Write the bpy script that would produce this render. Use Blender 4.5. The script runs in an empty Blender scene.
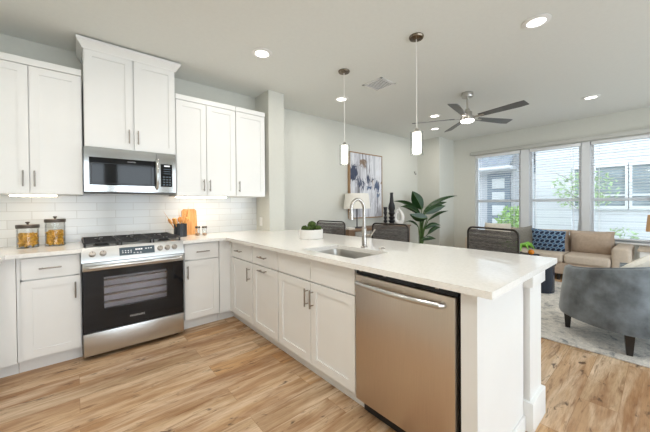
import bpy, bmesh, math, random
from mathutils import Vector, Matrix, Quaternion
R = math.radians
random.seed(7)
SC = bpy.context.scene
COL = SC.collection
H = 2.737            # ceiling
XW = 6.81            # window wall
YT = 3.685           # tiled kitchen wall
YD = 3.80            # dining wall
XL = -1.05           # left wall
YF = -3.2            # wall behind the photographer

# ------------------------------------------------------------------ camera
def make_camera():
    t, p, r = 0.7072, -0.0099, -0.0083
    F = Vector((math.sin(t), math.cos(t), 0)); Rt = Vector((math.cos(t), -math.sin(t), 0)); Z = Vector((0, 0, 1))
    f1 = F*math.cos(p) + Z*math.sin(p); u1 = -F*math.sin(p) + Z*math.cos(p)
    r2 = Rt*math.cos(r) + u1*math.sin(r); u2 = -Rt*math.sin(r) + u1*math.cos(r)
    cd = bpy.data.cameras.new('camera'); co = bpy.data.objects.new('camera', cd); COL.objects.link(co)
    M = Matrix((r2, u2, -f1)).transposed().to_4x4(); M.translation = Vector((0, 0, 1.2544))
    co.matrix_world = M
    cd.sensor_width = 36; cd.lens = 290.58/650*36
    cd.shift_y = -(216-207.51)/650
    cd.clip_start = 0.03
    SC.camera = co
make_camera()

# ------------------------------------------------------------------ world, light levels, exposure
SC.view_settings.view_transform = 'Standard'; SC.view_settings.look = 'None'
SC.view_settings.gamma = 1.0; SC.view_settings.use_curve_mapping = False
SC.view_settings.exposure = 0.38
SKY_STRENGTH = 1.5       # sky over the neighbours
SKY_FRONT = 4.6          # open bright sky in front of the house
CAN_POWER = 5.0
FILL_CAN = 6.5      # unseen downlights added to brighten the kitchen
PENDANT_EMIT = 3.2
STRIP_EMIT = 16.0
W = bpy.data.worlds.new('overcast_sky'); SC.world = W; W.use_nodes = True
_n = W.node_tree; _n.nodes.clear()
_o = _n.nodes.new('ShaderNodeOutputWorld'); _b = _n.nodes.new('ShaderNodeBackground')
_b.inputs[0].default_value = (0.84, 0.92, 1.0, 1); _b.inputs[1].default_value = SKY_STRENGTH
_b.inputs[1].default_value = 1
_tc = _n.nodes.new('ShaderNodeTexCoord'); _sx = _n.nodes.new('ShaderNodeSeparateXYZ'); _mr = _n.nodes.new('ShaderNodeMapRange')
_n.links.new(_tc.outputs['Generated'], _sx.inputs[0]); _n.links.new(_sx.outputs[1], _mr.inputs[0])
_mr.inputs[1].default_value = .1; _mr.inputs[2].default_value = -.6; _mr.inputs[3].default_value = SKY_STRENGTH; _mr.inputs[4].default_value = SKY_FRONT
_n.links.new(_mr.outputs[0], _b.inputs[1])
_n.links.new(_b.outputs[0], _o.inputs[0])

def portal(name, loc, rot, sx, sy):
    l = bpy.data.lights.new(name, 'AREA'); l.shape = 'RECTANGLE'; l.size = sx; l.size_y = sy
    l.cycles.is_portal = True
    o = bpy.data.objects.new(name, l); COL.objects.link(o); o.location = loc; o.rotation_euler = rot
    return o
portal('daylight_portal', (XW+.20, 1.40, 1.46), (0, R(90), 0), 1.75, 2.8)
portal('daylight_portal', (2.6, YF-.16, 1.35), (R(90), 0, 0), 7.2, 2.2)

# ------------------------------------------------------------------ materials
def _mat(name):
    m = bpy.data.materials.new(name); m.use_nodes = True
    nt = m.node_tree; b = nt.nodes['Principled BSDF']
    return m, nt, b
def sr(r, g, b):
    f = lambda c: (c/255/12.92 if c/255 <= .04045 else ((c/255+.055)/1.055)**2.4)
    return (f(r), f(g), f(b), 1)
def coords(nt, scale=(1, 1, 1), rot=(0, 0, 0), kind='Object'):
    tc = nt.nodes.new('ShaderNodeTexCoord'); mp = nt.nodes.new('ShaderNodeMapping')
    mp.inputs['Scale'].default_value = scale; mp.inputs['Rotation'].default_value = rot
    nt.links.new(tc.outputs[kind], mp.inputs[0]); return mp.outputs[0]
def noise(nt, vec, scale, detail=4, rough=.55, dist=0):
    n = nt.nodes.new('ShaderNodeTexNoise'); n.inputs['Scale'].default_value = scale
    n.inputs['Detail'].default_value = detail; n.inputs['Roughness'].default_value = rough
    n.inputs['Distortion'].default_value = dist
    nt.links.new(vec, n.inputs['Vector']); return n.outputs['Fac']
def ramp(nt, fac, stops, interp='LINEAR'):
    r = nt.nodes.new('ShaderNodeValToRGB'); r.color_ramp.interpolation = interp
    e = r.color_ramp.elements
    while len(e) < len(stops): e.new(.5)
    for k, (p, c) in enumerate(stops): e[k].position = p; e[k].color = c
    nt.links.new(fac, r.inputs[0]); return r.outputs[0]
def mixc(nt, fac, a, b, mode='MIX'):
    m = nt.nodes.new('ShaderNodeMix'); m.data_type = 'RGBA'; m.blend_type = mode
    for s, v in ((m.inputs['Factor'], fac), (m.inputs[6], a), (m.inputs[7], b)):
        if hasattr(v, 'node'): nt.links.new(v, s)
        else: s.default_value = v
    return m.outputs[2]
def bump(nt, b, h, strength=.2, dist=.002):
    n = nt.nodes.new('ShaderNodeBump'); n.inputs['Strength'].default_value = strength; n.inputs['Distance'].default_value = dist
    nt.links.new(h, n.inputs['Height']); nt.links.new(n.outputs[0], b.inputs['Normal'])
def plain(name, col, rough=.5, metal=0, spec=.5, var=.04, scale=8, bmp=0, stretch=(1, 1, 1), sheen=0, coat=0):
    m, nt, b = _mat(name)
    v = coords(nt, stretch); f = noise(nt, v, scale)
    d = tuple(c*(1-var) for c in col[:3])+(1,); l = tuple(min(1, c*(1+var)) for c in col[:3])+(1,)
    nt.links.new(ramp(nt, f, [(.3, d), (.7, l)]), b.inputs['Base Color'])
    b.inputs['Roughness'].default_value = rough; b.inputs['Metallic'].default_value = metal
    b.inputs['Specular IOR Level'].default_value = spec
    if sheen: b.inputs['Sheen Weight'].default_value = sheen
    if coat: b.inputs['Coat Weight'].default_value = coat; b.inputs['Coat Roughness'].default_value = .05
    if bmp: bump(nt, b, f, bmp, .003)
    return m
def emit(name, col, s):
    m, nt, b = _mat(name); b.inputs['Base Color'].default_value = (.8, .8, .8, 1)
    b.inputs['Emission Color'].default_value = col; b.inputs['Emission Strength'].default_value = s
    return m
def glass_thin(name, tint=(1, 1, 1, 1), refl=.07):
    m = bpy.data.materials.new(name); m.use_nodes = True; nt = m.node_tree; nt.nodes.clear()
    o = nt.nodes.new('ShaderNodeOutputMaterial'); mx = nt.nodes.new('ShaderNodeMixShader')
    t = nt.nodes.new('ShaderNodeBsdfTransparent'); g = nt.nodes.new('ShaderNodeBsdfGlossy')
    t.inputs[0].default_value = tint; g.inputs['Roughness'].default_value = .02
    lw = nt.nodes.new('ShaderNodeLayerWeight'); lw.inputs[0].default_value = .15
    mt = nt.nodes.new('ShaderNodeMath'); mt.operation = 'MULTIPLY_ADD'; mt.inputs[1].default_value = .5; mt.inputs[2].default_value = refl*.5
    nt.links.new(lw.outputs['Fresnel'], mt.inputs[0]); nt.links.new(mt.outputs[0], mx.inputs[0])
    nt.links.new(t.outputs[0], mx.inputs[1]); nt.links.new(g.outputs[0], mx.inputs[2]); nt.links.new(mx.outputs[0], o.inputs[0])
    return m
def steel(name, col=(.60, .60, .59, 1), rough=.28, stretch=(1, 1, 60), axis_scale=6):
    m, nt, b = _mat(name)
    v = coords(nt, stretch); f = noise(nt, v, axis_scale, 3)
    b.inputs['Metallic'].default_value = 1
    nt.links.new(ramp(nt, f, [(.3, tuple(c*.93 for c in col[:3])+(1,)), (.7, col)]), b.inputs['Base Color'])
    b.inputs['Roughness'].default_value = rough
    bump(nt, b, f, .06, .001)
    return m
def wood_floor():
    m, nt, b = _mat('oak_plank_floor')
    v = coords(nt)
    br = nt.nodes.new('ShaderNodeTexBrick')
    for k, val in (('Scale', 1.0), ('Mortar Size', .0009), ('Mortar Smooth', .0), ('Bias', 0.0), ('Brick Width', 1.22), ('Row Height', .178)):
        br.inputs[k].default_value = val
    br.offset = .37; br.offset_frequency = 2; br.squash = 1
    br.inputs['Color1'].default_value = (0, 0, 0, 1); br.inputs['Color2'].default_value = (1, 1, 1, 1); br.inputs['Mortar'].default_value = (.5, .5, .5, 1)
    nt.links.new(v, br.inputs['Vector'])
    sep = nt.nodes.new('ShaderNodeSeparateColor'); nt.links.new(br.outputs['Color'], sep.inputs[0])
    rnd = sep.outputs[0]
    # shift the grain from plank to plank
    cb = nt.nodes.new('ShaderNodeCombineXYZ'); mu = nt.nodes.new('ShaderNodeMath'); mu.operation = 'MULTIPLY'; mu.inputs[1].default_value = 37.0
    nt.links.new(rnd, mu.inputs[0]); nt.links.new(mu.outputs[0], cb.inputs[0]); nt.links.new(mu.outputs[0], cb.inputs[2])
    ad = nt.nodes.new('ShaderNodeVectorMath'); ad.operation = 'ADD'; nt.links.new(v, ad.inputs[0]); nt.links.new(cb.outputs[0], ad.inputs[1])
    def mp(s):
        q = nt.nodes.new('ShaderNodeMapping'); q.inputs['Scale'].default_value = s; nt.links.new(ad.outputs[0], q.inputs[0]); return q.outputs[0]
    base = ramp(nt, rnd, [(0, sr(166, 124, 84)), (.2, sr(204, 172, 136)), (.4, sr(184, 156, 124)), (.6, sr(206, 166, 120)), (.8, sr(188, 144, 98)), (1, sr(220, 196, 166))])
    broad = noise(nt, mp((.8, 6, 1)), 2.2, 4, .6, .7)
    c1 = mixc(nt, ramp(nt, broad, [(.44, (0, 0, 0, 1)), (.66, (.75, .75, .75, 1))]), base, sr(150, 106, 68))
    pale = noise(nt, mp((.7, 5, 1)), 1.9, 4, .6, .5)
    c1 = mixc(nt, ramp(nt, pale, [(.46, (0, 0, 0, 1)), (.70, (.8, .8, .8, 1))]), c1, sr(234, 212, 184))
    grain = noise(nt, mp((3.0, 34, 1)), 3.4, 9, .72, .3)
    c2 = mixc(nt, .5, c1, ramp(nt, grain, [(.34, (.55, .48, .42, 1)), (.50, (.94, .93, .92, 1)), (.62, (1.06, 1.06, 1.06, 1))]), 'MULTIPLY')
    streak = noise(nt, mp((1.3, 12, 1)), 2.4, 5, .62, .9)
    c2 = mixc(nt, ramp(nt, streak, [(.57, (0, 0, 0, 1)), (.70, (.75, .75, .75, 1))]), c2, sr(120, 80, 46))
    kn = noise(nt, mp((3.2, 9.0, 1)), 2.3, 4, .55, .8)
    c3 = mixc(nt, ramp(nt, kn, [(.625, (0, 0, 0, 1)), (.72, (.8, .8, .8, 1))]), c2, sr(66, 42, 26))
    c4 = mixc(nt, br.outputs['Fac'], c3, sr(150, 112, 76))
    nt.links.new(c4, b.inputs['Base Color'])
    b.inputs['Roughness'].default_value = .42; b.inputs['Specular IOR Level'].default_value = .35
    bump(nt, b, grain, .12, .001)
    return m
def brick_mat(name, bw, rh, c1, c2, mortar, ms, rot=(0, 0, 0), rough=.3, bmp=.3, spec=.5, offset=.5, scale=1):
    m, nt, b = _mat(name)
    v = coords(nt, (1, 1, 1), rot)
    br = nt.nodes.new('ShaderNodeTexBrick'); br.offset = offset
    for k, val in (('Scale', scale), ('Mortar Size', ms), ('Mortar Smooth', .1), ('Brick Width', bw), ('Row Height', rh)): br.inputs[k].default_value = val
    br.inputs['Color1'].default_value = c1; br.inputs['Color2'].default_value = c2; br.inputs['Mortar'].default_value = mortar
    nt.links.new(v, br.inputs['Vector']); nt.links.new(br.outputs['Color'], b.inputs['Base Color'])
    b.inputs['Roughness'].default_value = rough; b.inputs['Specular IOR Level'].default_value = spec
    inv = nt.nodes.new('ShaderNodeMath'); inv.operation = 'SUBTRACT'; inv.inputs[0].default_value = 1; nt.links.new(br.outputs['Fac'], inv.inputs[1])
    bump(nt, b, inv.outputs[0], bmp, .002)
    return m
def wood(name, c1, c2, stretch=(1, 1, 12), rough=.45, scale=5):
    m, nt, b = _mat(name)
    f = noise(nt, coords(nt, stretch), scale, 6, .6, .8)
    nt.links.new(ramp(nt, f, [(.3, c1), (.7, c2)]), b.inputs['Base Color']); b.inputs['Roughness'].default_value = rough
    bump(nt, b, f, .1, .001)
    return m
def quartz():
    m, nt, b = _mat('white_quartz')
    f = noise(nt, coords(nt), 60, 3)
    nt.links.new(ramp(nt, f, [(.3, sr(238, 236, 231)), (.6, sr(246, 244, 240))]), b.inputs['Base Color'])
    b.inputs['Roughness'].default_value = .07; b.inputs['Specular IOR Level'].default_value = .5
    return m
def _step(nt, val, lo, hi):
    r = nt.nodes.new('ShaderNodeMapRange'); r.inputs[1].default_value = lo; r.inputs[2].default_value = hi
    r.inputs[3].default_value = 0; r.inputs[4].default_value = .95; r.clamp = True
    nt.links.new(val, r.inputs[0]); return r.outputs[0]
def painting_mat():
    m, nt, b = _mat('abstract_canvas')
    v = coords(nt)
    st = noise(nt, coords(nt, (1.1, 1, .13)), 6, 5, .7, .8)          # hanging streaks
    c = ramp(nt, st, [(.36, sr(104, 102, 104)), (.46, sr(190, 190, 198)), (.56, sr(228, 229, 234)), (.72, sr(150, 154, 164))])
    wob = noise(nt, coords(nt, (1, 1, .8)), 5.5, 6, .7, 1.4)
    for (cx, cz, rad, col) in ((-.36, .22, .17, sr(36, 50, 80)), (-.20, .05, .17, sr(40, 56, 88)), (.05, .13, .13, sr(34, 50, 82)), (.07, -.02, .09, sr(70, 90, 124)), (.34, -.04, .14, sr(60, 78, 110)), (.26, -.22, .10, sr(104, 120, 146)), (-.10, .40, .12, sr(132, 110, 92))):
        dv = nt.nodes.new('ShaderNodeVectorMath'); dv.operation = 'DISTANCE'; dv.inputs[1].default_value = (cx, -.03, cz)
        nt.links.new(v, dv.inputs[0])
        ma = nt.nodes.new('ShaderNodeMath'); ma.operation = 'MULTIPLY_ADD'; ma.inputs[1].default_value = -1/rad; ma.inputs[2].default_value = 1.0
        nt.links.new(dv.outputs['Value'], ma.inputs[0])
        ad = nt.nodes.new('ShaderNodeMath'); ad.operation = 'MULTIPLY_ADD'; ad.inputs[1].default_value = 5.5; nt.links.new(wob, ad.inputs[0]); nt.links.new(ma.outputs[0], ad.inputs[2])
        c = mixc(nt, _step(nt, ad.outputs[0], 2.95, 3.3), c, col)
    wh = noise(nt, coords(nt, (1, 1, .7)), 3.4, 4, .6, 1.2)
    c = mixc(nt, ramp(nt, wh, [(.58, (0, 0, 0, 1)), (.62, (.9, .9, .9, 1))]), c, sr(226, 228, 236))
    gd = noise(nt, coords(nt, (1.5, 1, .8)), 5.1, 3, .6, .5)
    c = mixc(nt, ramp(nt, gd, [(.66, (0, 0, 0, 1)), (.7, (.7, .7, .7, 1))]), c, sr(150, 124, 96))
    nt.links.new(c, b.inputs['Base Color']); b.inputs['Roughness'].default_value = .6
    return m
def rug_mat():
    m, nt, b = _mat('distressed_rug')
    a = noise(nt, coords(nt), 8, 8, .78, .8); w = noise(nt, coords(nt), 60, 2)
    c = ramp(nt, a, [(.36, sr(122, 124, 126)), (.45, sr(204, 199, 191)), (.6, sr(230, 224, 214))])
    c = mixc(nt, ramp(nt, w, [(.4, (0, 0, 0, 1)), (.7, (.5, .5, .5, 1))]), c, sr(170, 170, 168))
    nt.links.new(c, b.inputs['Base Color']); b.inputs['Roughness'].default_value = .95; bump(nt, b, w, .4, .004)
    return m
def pillow_mat():
    m, nt, b = _mat('navy_dot_fabric')
    vo = nt.nodes.new('ShaderNodeTexVoronoi'); vo.inputs['Scale'].default_value = 14; vo.inputs['Randomness'].default_value = 0
    # brick-offset dots: skewed lattice on the pillow's face
    tc = nt.nodes.new('ShaderNodeTexCoord'); sp = nt.nodes.new('ShaderNodeSeparateXYZ'); cb = nt.nodes.new('ShaderNodeCombineXYZ')
    nt.links.new(tc.outputs['Object'], sp.inputs[0])
    ma = nt.nodes.new('ShaderNodeMath'); ma.operation = 'MULTIPLY_ADD'; ma.inputs[1].default_value = .5
    nt.links.new(sp.outputs[2], ma.inputs[0]); nt.links.new(sp.outputs[0], ma.inputs[2])
    nt.links.new(ma.outputs[0], cb.inputs[0]); nt.links.new(sp.outputs[2], cb.inputs[1]); nt.links.new(cb.outputs[0], vo.inputs['Vector'])
    nt.links.new(ramp(nt, vo.outputs['Distance'], [(.36, sr(28, 42, 70)), (.42, sr(150, 178, 200)), (.56, sr(70, 106, 146))]), b.inputs['Base Color'])
    b.inputs['Roughness'].default_value = .85
    return m
def slatted(name, c1, c2, period, rough=.6, axis=2):
    m, nt, b = _mat(name)
    wv = nt.nodes.new('ShaderNodeTexWave'); wv.bands_direction = 'XYZ'[axis]; wv.inputs['Scale'].default_value = 1/period/3.2; wv.wave_profile = 'SAW'
    nt.links.new(coords(nt), wv.inputs[0]); nt.links.new(ramp(nt, wv.outputs['Fac'], [(0, c2), (.12, c1), (1, c1)]), b.inputs['Base Color'])
    b.inputs['Roughness'].default_value = rough; bump(nt, b, wv.outputs['Fac'], .4, .01)
    return m
M = {}
M['wall'] = plain('wall_paint', sr(212, 212, 204), .75, var=.012, scale=30, bmp=.03)
M['ceil'] = plain('ceiling_paint', sr(230, 232, 228), .85, var=.012, scale=30, bmp=.03)
M['trim'] = plain('trim_paint', sr(238, 238, 236), .4, var=.01)
M['cab'] = plain('white_cabinet_paint', sr(238, 238, 236), .38, var=.012, scale=4)
M['quartz'] = quartz()
M['floor'] = wood_floor()
M['tile'] = brick_mat('subway_tile', .305, .076, sr(226, 228, 228), sr(216, 219, 220), sr(200, 200, 198), .0022, (R(-90), 0, 0), .12, .35)
M['steel'] = steel('brushed_steel')
M['steel_v'] = steel('steel_floor_reflection', (.66, .575, .49, 1), .36, (60, 60, 1))  # tan floor reflection put into the steel's own colour
M['steel_sharp'] = plain('polished_steel', (.56, .56, .55, 1), .1, 1, var=.03)
M['sink'] = steel('sink_steel', (.55, .53, .50, 1), .32, (1, 40, 1))
M['nickel'] = plain('brushed_nickel', (.50, .48, .45, 1), .28, 1, var=.04)
M['handle'] = plain('cabinet_pull_nickel', (.34, .31, .28, 1), .34, 1, var=.04)
M['chrome'] = plain('polished_nickel', (.44, .41, .38, 1), .26, 1, var=.02)
M['bronze'] = plain('bronze_canopy', (.20, .16, .12, 1), .25, 1, var=.08)
M['blackglass'] = plain('black_glass', (.008, .009, .011, 1), .05, spec=.35, var=.02)
M['black'] = plain('black_plastic', (.015, .015, .016, 1), .4, var=.05)
M['iron'] = plain('cast_iron', (.022, .021, .021, 1), .5, var=.15, scale=60, bmp=.1)
M['darkmetal'] = plain('dark_metal', (.05, .045, .042, 1), .38, .8, var=.08)
M['ovenglass'] = glass_thin('oven_glass', (.86, .86, .88, 1), .12)
M['glass'] = glass_thin('clear_glass', (.97, .98, .98, 1), .05)
M['pane'] = glass_thin('window_glass', (.97, .985, .99, 1), .04)
M['oven'] = plain('oven_reflection_tint', (.78, .76, .80, 1), .4, .0, var=.08)  # pale reflection in the oven window put into this colour
M['display'] = plain('display_panel', sr(80, 94, 104), .2, var=.06)
M['white_print'] = emit('lit_display_marks', (.85, .93, 1, 1), .45)
M['silver_print'] = plain('silver_lettering', sr(190, 190, 190), .4, .3)
M['can_emit'] = emit('downlight_lens', (1, .95, .87, 1), 3.5)
M['pend_emit'] = emit('frosted_lamp_glass', (1, .93, .82, 1), PENDANT_EMIT)
M['fan_emit'] = emit('fan_light_lens', (1, .93, .84, 1), 6)
M['strip_emit'] = emit('led_strip_lens', (1, .83, .62, 1), STRIP_EMIT)
M['fanblade'] = plain('grey_fan_blade', sr(108, 110, 112), .38, .2, var=.08, stretch=(1, 1, 1))
M['beige'] = plain('beige_upholstery', sr(184, 164, 145), .9, var=.08, scale=30, bmp=.12, sheen=.2)
M['beige_light'] = plain('light_beige_upholstery', sr(196, 182, 166), .9, var=.06, scale=30, bmp=.12)
M['velvet'] = plain('grey_blue_velvet', sr(104, 113, 120), .62, var=.55, scale=7, bmp=.06, sheen=.5)
M['blackwood'] = plain('black_wood', (.018, .015, .014, 1), .35, var=.1)
M['oak'] = wood('oak_furniture', sr(104, 80, 60), sr(138, 110, 84), (1, 12, 12), .45, 3)
M['board'] = wood('acacia_board', sr(196, 128, 62), sr(232, 178, 112), (14, 14, 1), .4, 3)
M['spoonwood'] = wood('beech_utensil', sr(214, 142, 68), sr(238, 180, 112), (10, 10, 1), .5, 3)
M['frame_wood'] = wood('pale_wood_frame', sr(140, 110, 80), sr(176, 144, 108), (10, 10, 1), .5, 3)
M['paint_art'] = painting_mat()
M['rug'] = rug_mat()
M['dots'] = pillow_mat()
M['cream'] = plain('cream_fabric', sr(226, 220, 208), .9, var=.05, scale=40, bmp=.1)
M['grey_fabric'] = plain('grey_linen', sr(150, 148, 142), .9, var=.1, scale=40, bmp=.1)
M['weave'] = plain('charcoal_rope', sr(96, 93, 91), .8, var=.5, scale=16, stretch=(1, 1.2, 9))
M['ceramic'] = plain('white_ceramic', sr(236, 234, 230), .3, var=.02)
M['moss'] = plain('moss', sr(62, 82, 34), .95, var=.45, scale=60, bmp=.8)
M['pasta'] = plain('pasta', sr(230, 168, 62), .5, var=.4, scale=40)
M['lid'] = plain('dark_bronze_lid', sr(92, 84, 78), .35, .7, var=.15)
M['crock'] = plain('charcoal_crock', sr(58, 62, 68), .35, .3, var=.1)
M['spice'] = plain('ground_spice', sr(190, 150, 118), .8, var=.2, scale=60)
M['leaf'] = plain('glossy_leaf', sr(28, 60, 28), .3, var=.25, scale=14)
M['shrubleaf'] = plain('pale_shrub_leaf', sr(150, 186, 112), .6, var=.2, scale=8)
M['leaf_light'] = plain('young_green', sr(120, 176, 60), .5, var=.2, scale=20)
M['stem'] = plain('green_stem', sr(74, 104, 52), .5, var=.2)
M['soil'] = plain('potting_soil', sr(52, 42, 34), .95, var=.3, scale=80, bmp=.5)
M['orange'] = plain('orange_peel', sr(240, 140, 24), .45, var=.06, scale=90, bmp=.15)
M['navy'] = plain('navy_lacquer', sr(34, 42, 56), .25, var=.08)
M['shade'] = plain('linen_lampshade', sr(240, 236, 228), .85, var=.03, scale=60)
M['shade_tan'] = plain('tan_lampshade', sr(214, 172, 128), .85, var=.04, scale=60)
M['lampblack'] = plain('matte_black', (.012, .013, .016, 1), .4)
M['blind'] = plain('white_blind', sr(236, 237, 238), .5, var=.01)
M['header'] = plain('grey_header', sr(190, 190, 184), .6, var=.02)
M['vinyl'] = plain('white_vinyl', sr(222, 225, 228), .35, var=.01)
M['ext_brick'] = brick_mat('white_painted_brick', .2, .075, sr(216, 219, 222), sr(206, 209, 213), sr(188, 191, 196), .008, (R(-90), 0, R(90)), .8, .4)
M['ext_stucco'] = plain('white_stucco', sr(214, 217, 220), .9, var=.03, scale=20, bmp=.2)
M['siding'] = slatted('white_lap_siding', sr(218, 221, 225), sr(160, 167, 176), .17)
M['ext_dark'] = plain('slate_blue_paint', sr(124, 136, 148), .6, var=.05)
M['ext_glass'] = plain('reflective_dark_window', sr(138, 150, 156), .05, .0, .8, var=.25, scale=1.3, stretch=(1, 1, 4))
M['ext_pale'] = plain('frosted_door_pane', sr(206, 210, 212), .3, var=.04)
M['roofmetal'] = plain('standing_seam_roof', sr(150, 158, 168), .4, .3, var=.05)
M['concrete'] = plain('concrete_ground', sr(190, 190, 186), .9, var=.06, scale=3)
M['bark'] = plain('grey_bark', sr(150, 146, 140), .9, var=.2, scale=20)
M['treeleaf'] = plain('tree_leaf', sr(168, 194, 148), .7, var=.25, scale=6)

# ------------------------------------------------------------------ builders
class MB:
    def __init__(s): s.bm = bmesh.new()
    def box(s, x0, y0, z0, x1, y1, z1, bev=0, seg=2):
        r = bmesh.ops.create_cube(s.bm, size=1)
        for v in r['verts']:
            v.co = Vector(((x0+x1)/2+v.co.x*(x1-x0), (y0+y1)/2+v.co.y*(y1-y0), (z0+z1)/2+v.co.z*(z1-z0)))
        if bev:
            ed = list({e for v in r['verts'] for e in v.link_edges})
            bmesh.ops.bevel(s.bm, geom=ed, offset=bev, segments=seg, affect='EDGES', profile=.5)
        return s
    def cyl(s, p0, p1, r0, r1=None, seg=20, caps=True):
        r1 = r0 if r1 is None else r1
        p0 = Vector(p0); p1 = Vector(p1); d = p1-p0
        q = d.to_track_quat('Z', 'Y'); m = Matrix.Translation((p0+p1)/2) @ q.to_matrix().to_4x4()
        bmesh.ops.create_cone(s.bm, cap_ends=caps, segments=seg, radius1=r0, radius2=r1, depth=d.length, matrix=m); return s
    def sphere(s, c, r, sc=(1, 1, 1), u=16, v=10, rot=None):
        m = Matrix.Translation(c) @ (rot.to_4x4() if rot else Matrix()) @ Matrix.Diagonal((r*sc[0], r*sc[1], r*sc[2], 1))
        bmesh.ops.create_uvsphere(s.bm, u_segments=u, v_segments=v, radius=1, matrix=m); return s
    def ico(s, c, r, sub=2, jit=0):
        g = bmesh.ops.create_icosphere(s.bm, subdivisions=sub, radius=r, matrix=Matrix.Translation(c))
        if jit:
            for v in g['verts']: v.co += (v.co-Vector(c)).normalized()*random.uniform(-jit, jit)
        return s
    def lathe(s, prof, c=(0, 0, 0), seg=32, cap=True):
        c = Vector(c); rings = []
        for r, z in prof:
            if r < 1e-5: rings.append([s.bm.verts.new(c+Vector((0, 0, z)))])
            else: rings.append([s.bm.verts.new(c+Vector((r*math.cos(2*math.pi*k/seg), r*math.sin(2*math.pi*k/seg), z))) for k in range(seg)])
        for a, b in zip(rings, rings[1:]):
            for k in range(seg):
                j = (k+1) % seg
                if len(a) == 1 and len(b) == 1: continue
                if len(a) == 1: s.bm.faces.new((a[0], b[k], b[j]))
                elif len(b) == 1: s.bm.faces.new((a[k], a[j], b[0]))
                else: s.bm.faces.new((a[k], a[j], b[j], b[k]))
        return s
    def tube(s, pts, r, seg=10, closed=False, rs=None):
        pts = [Vector(p) for p in pts]; n = len(pts); rings = []
        up = Vector((0, 0, 1))
        t0 = (pts[1]-pts[0]).normalized()
        nrm = up.cross(t0)
        if nrm.length < 1e-3: nrm = Vector((1, 0, 0)).cross(t0)
        nrm.normalize()
        for k in range(n):
            if closed: t = (pts[(k+1) % n]-pts[k-1]).normalized()
            else: t = (pts[min(k+1, n-1)]-pts[max(k-1, 0)]).normalized()
            nrm = (nrm - t*nrm.dot(t))
            if nrm.length < 1e-5: nrm = t.orthogonal()
            nrm.normalize(); b = t.cross(nrm); rr = rs[k] if rs else r
            rings.append([s.bm.verts.new(pts[k]+(nrm*math.cos(2*math.pi*j/seg)+b*math.sin(2*math.pi*j/seg))*rr) for j in range(seg)])
        L = list(zip(rings, rings[1:])) + ([(rings[-1], rings[0])] if closed else [])
        for a, b in L:
            for j in range(seg):
                i = (j+1) % seg; s.bm.faces.new((a[j], a[i], b[i], b[j]))
        if not closed:
            s.bm.faces.new(rings[0][::-1]); s.bm.faces.new(rings[-1])
        return s
    def prism(s, poly, z0, z1, plane='xy'):
        def pt(a, b, c): return {'xy': (a, b, c), 'xz': (a, c, b), 'yz': (c, a, b)}[plane]
        lo = [s.bm.verts.new(pt(a, b, z0)) for a, b in poly]; hi = [s.bm.verts.new(pt(a, b, z1)) for a, b in poly]
        n = len(poly)
        for k in range(n): s.bm.faces.new((lo[k], lo[(k+1) % n], hi[(k+1) % n], hi[k]))
        s.bm.faces.new(lo[::-1]); s.bm.faces.new(hi); return s
    def slab(s, xs, ys, cells, z0, z1):
        V = {}
        def v(i, j, t):
            if (i, j, t) not in V: V[i, j, t] = s.bm.verts.new((xs[i], ys[j], (z0, z1)[t]))
            return V[i, j, t]
        for (i, j) in cells:
            s.bm.faces.new((v(i, j, 1), v(i+1, j, 1), v(i+1, j+1, 1), v(i, j+1, 1)))
            s.bm.faces.new((v(i, j, 0), v(i, j+1, 0), v(i+1, j+1, 0), v(i+1, j, 0)))
            for di, dj, a, b in ((-1, 0, (i, j), (i, j+1)), (1, 0, (i+1, j), (i+1, j+1)), (0, -1, (i, j), (i+1, j)), (0, 1, (i, j+1), (i+1, j+1))):
                if (i+di, j+dj) not in cells:
                    s.bm.faces.new((v(*a, 0), v(*b, 0), v(*b, 1), v(*a, 1)))
        return s
    def pillow(s, w, h, t, n=14, pw=2.2, mat=None):
        mat = mat or Matrix(); g = {}
        for sd in (1, -1):
            for i in range(n+1):
                for j in range(n+1):
                    a = -1+2*i/n; b = -1+2*j/n
                    e = max(0, (1-abs(a)**pw)*(1-abs(b)**pw))**.5
                    edge = i in (0, n) or j in (0, n)
                    if edge and sd == -1: g[sd, i, j] = g[1, i, j]; continue
                    k = 1-.06*(1-a*a)*(abs(b)**6) ; q = 1-.06*(1-b*b)*(abs(a)**6)
                    g[sd, i, j] = s.bm.verts.new(mat @ Vector((a*w/2*q, sd*t/2*e, b*h/2*k)))
            for i in range(n):
                for j in range(n):
                    f = [g[sd, i, j], g[sd, i+1, j], g[sd, i+1, j+1], g[sd, i, j+1]]
                    if sd == 1: f.reverse()
                    try: s.bm.faces.new(f)
                    except ValueError: pass
        return s
    def xform(s, m):
        bmesh.ops.transform(s.bm, matrix=m, verts=s.bm.verts); return s

def root_matrix(p):
    while p.parent: p = p.parent
    return Matrix.Translation(p.location) @ p.rotation_euler.to_matrix().to_4x4()
def obj(name, mb, mat, parent=None, local=False, smooth=30, label=None):
    me = bpy.data.meshes.new(name)
    if parent and not local: bmesh.ops.transform(mb.bm, matrix=root_matrix(parent).inverted(), verts=mb.bm.verts)
    bmesh.ops.recalc_face_normals(mb.bm, faces=mb.bm.faces)
    if smooth:
        for f in mb.bm.faces: f.smooth = True
    mb.bm.to_mesh(me); mb.bm.free()
    if smooth: me.set_sharp_from_angle(angle=R(smooth))
    for m in (mat if isinstance(mat, (list, tuple)) else [mat]): me.materials.append(m)
    o = bpy.data.objects.new(name, me); COL.objects.link(o)
    if parent: o.parent = parent
    if label: o['label'] = label
    return o
def tag(o, label, cat, group=None, kind=None):
    o['label'] = label; o['category'] = cat
    if group: o['group'] = group
    if kind: o['kind'] = kind
    return o
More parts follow.
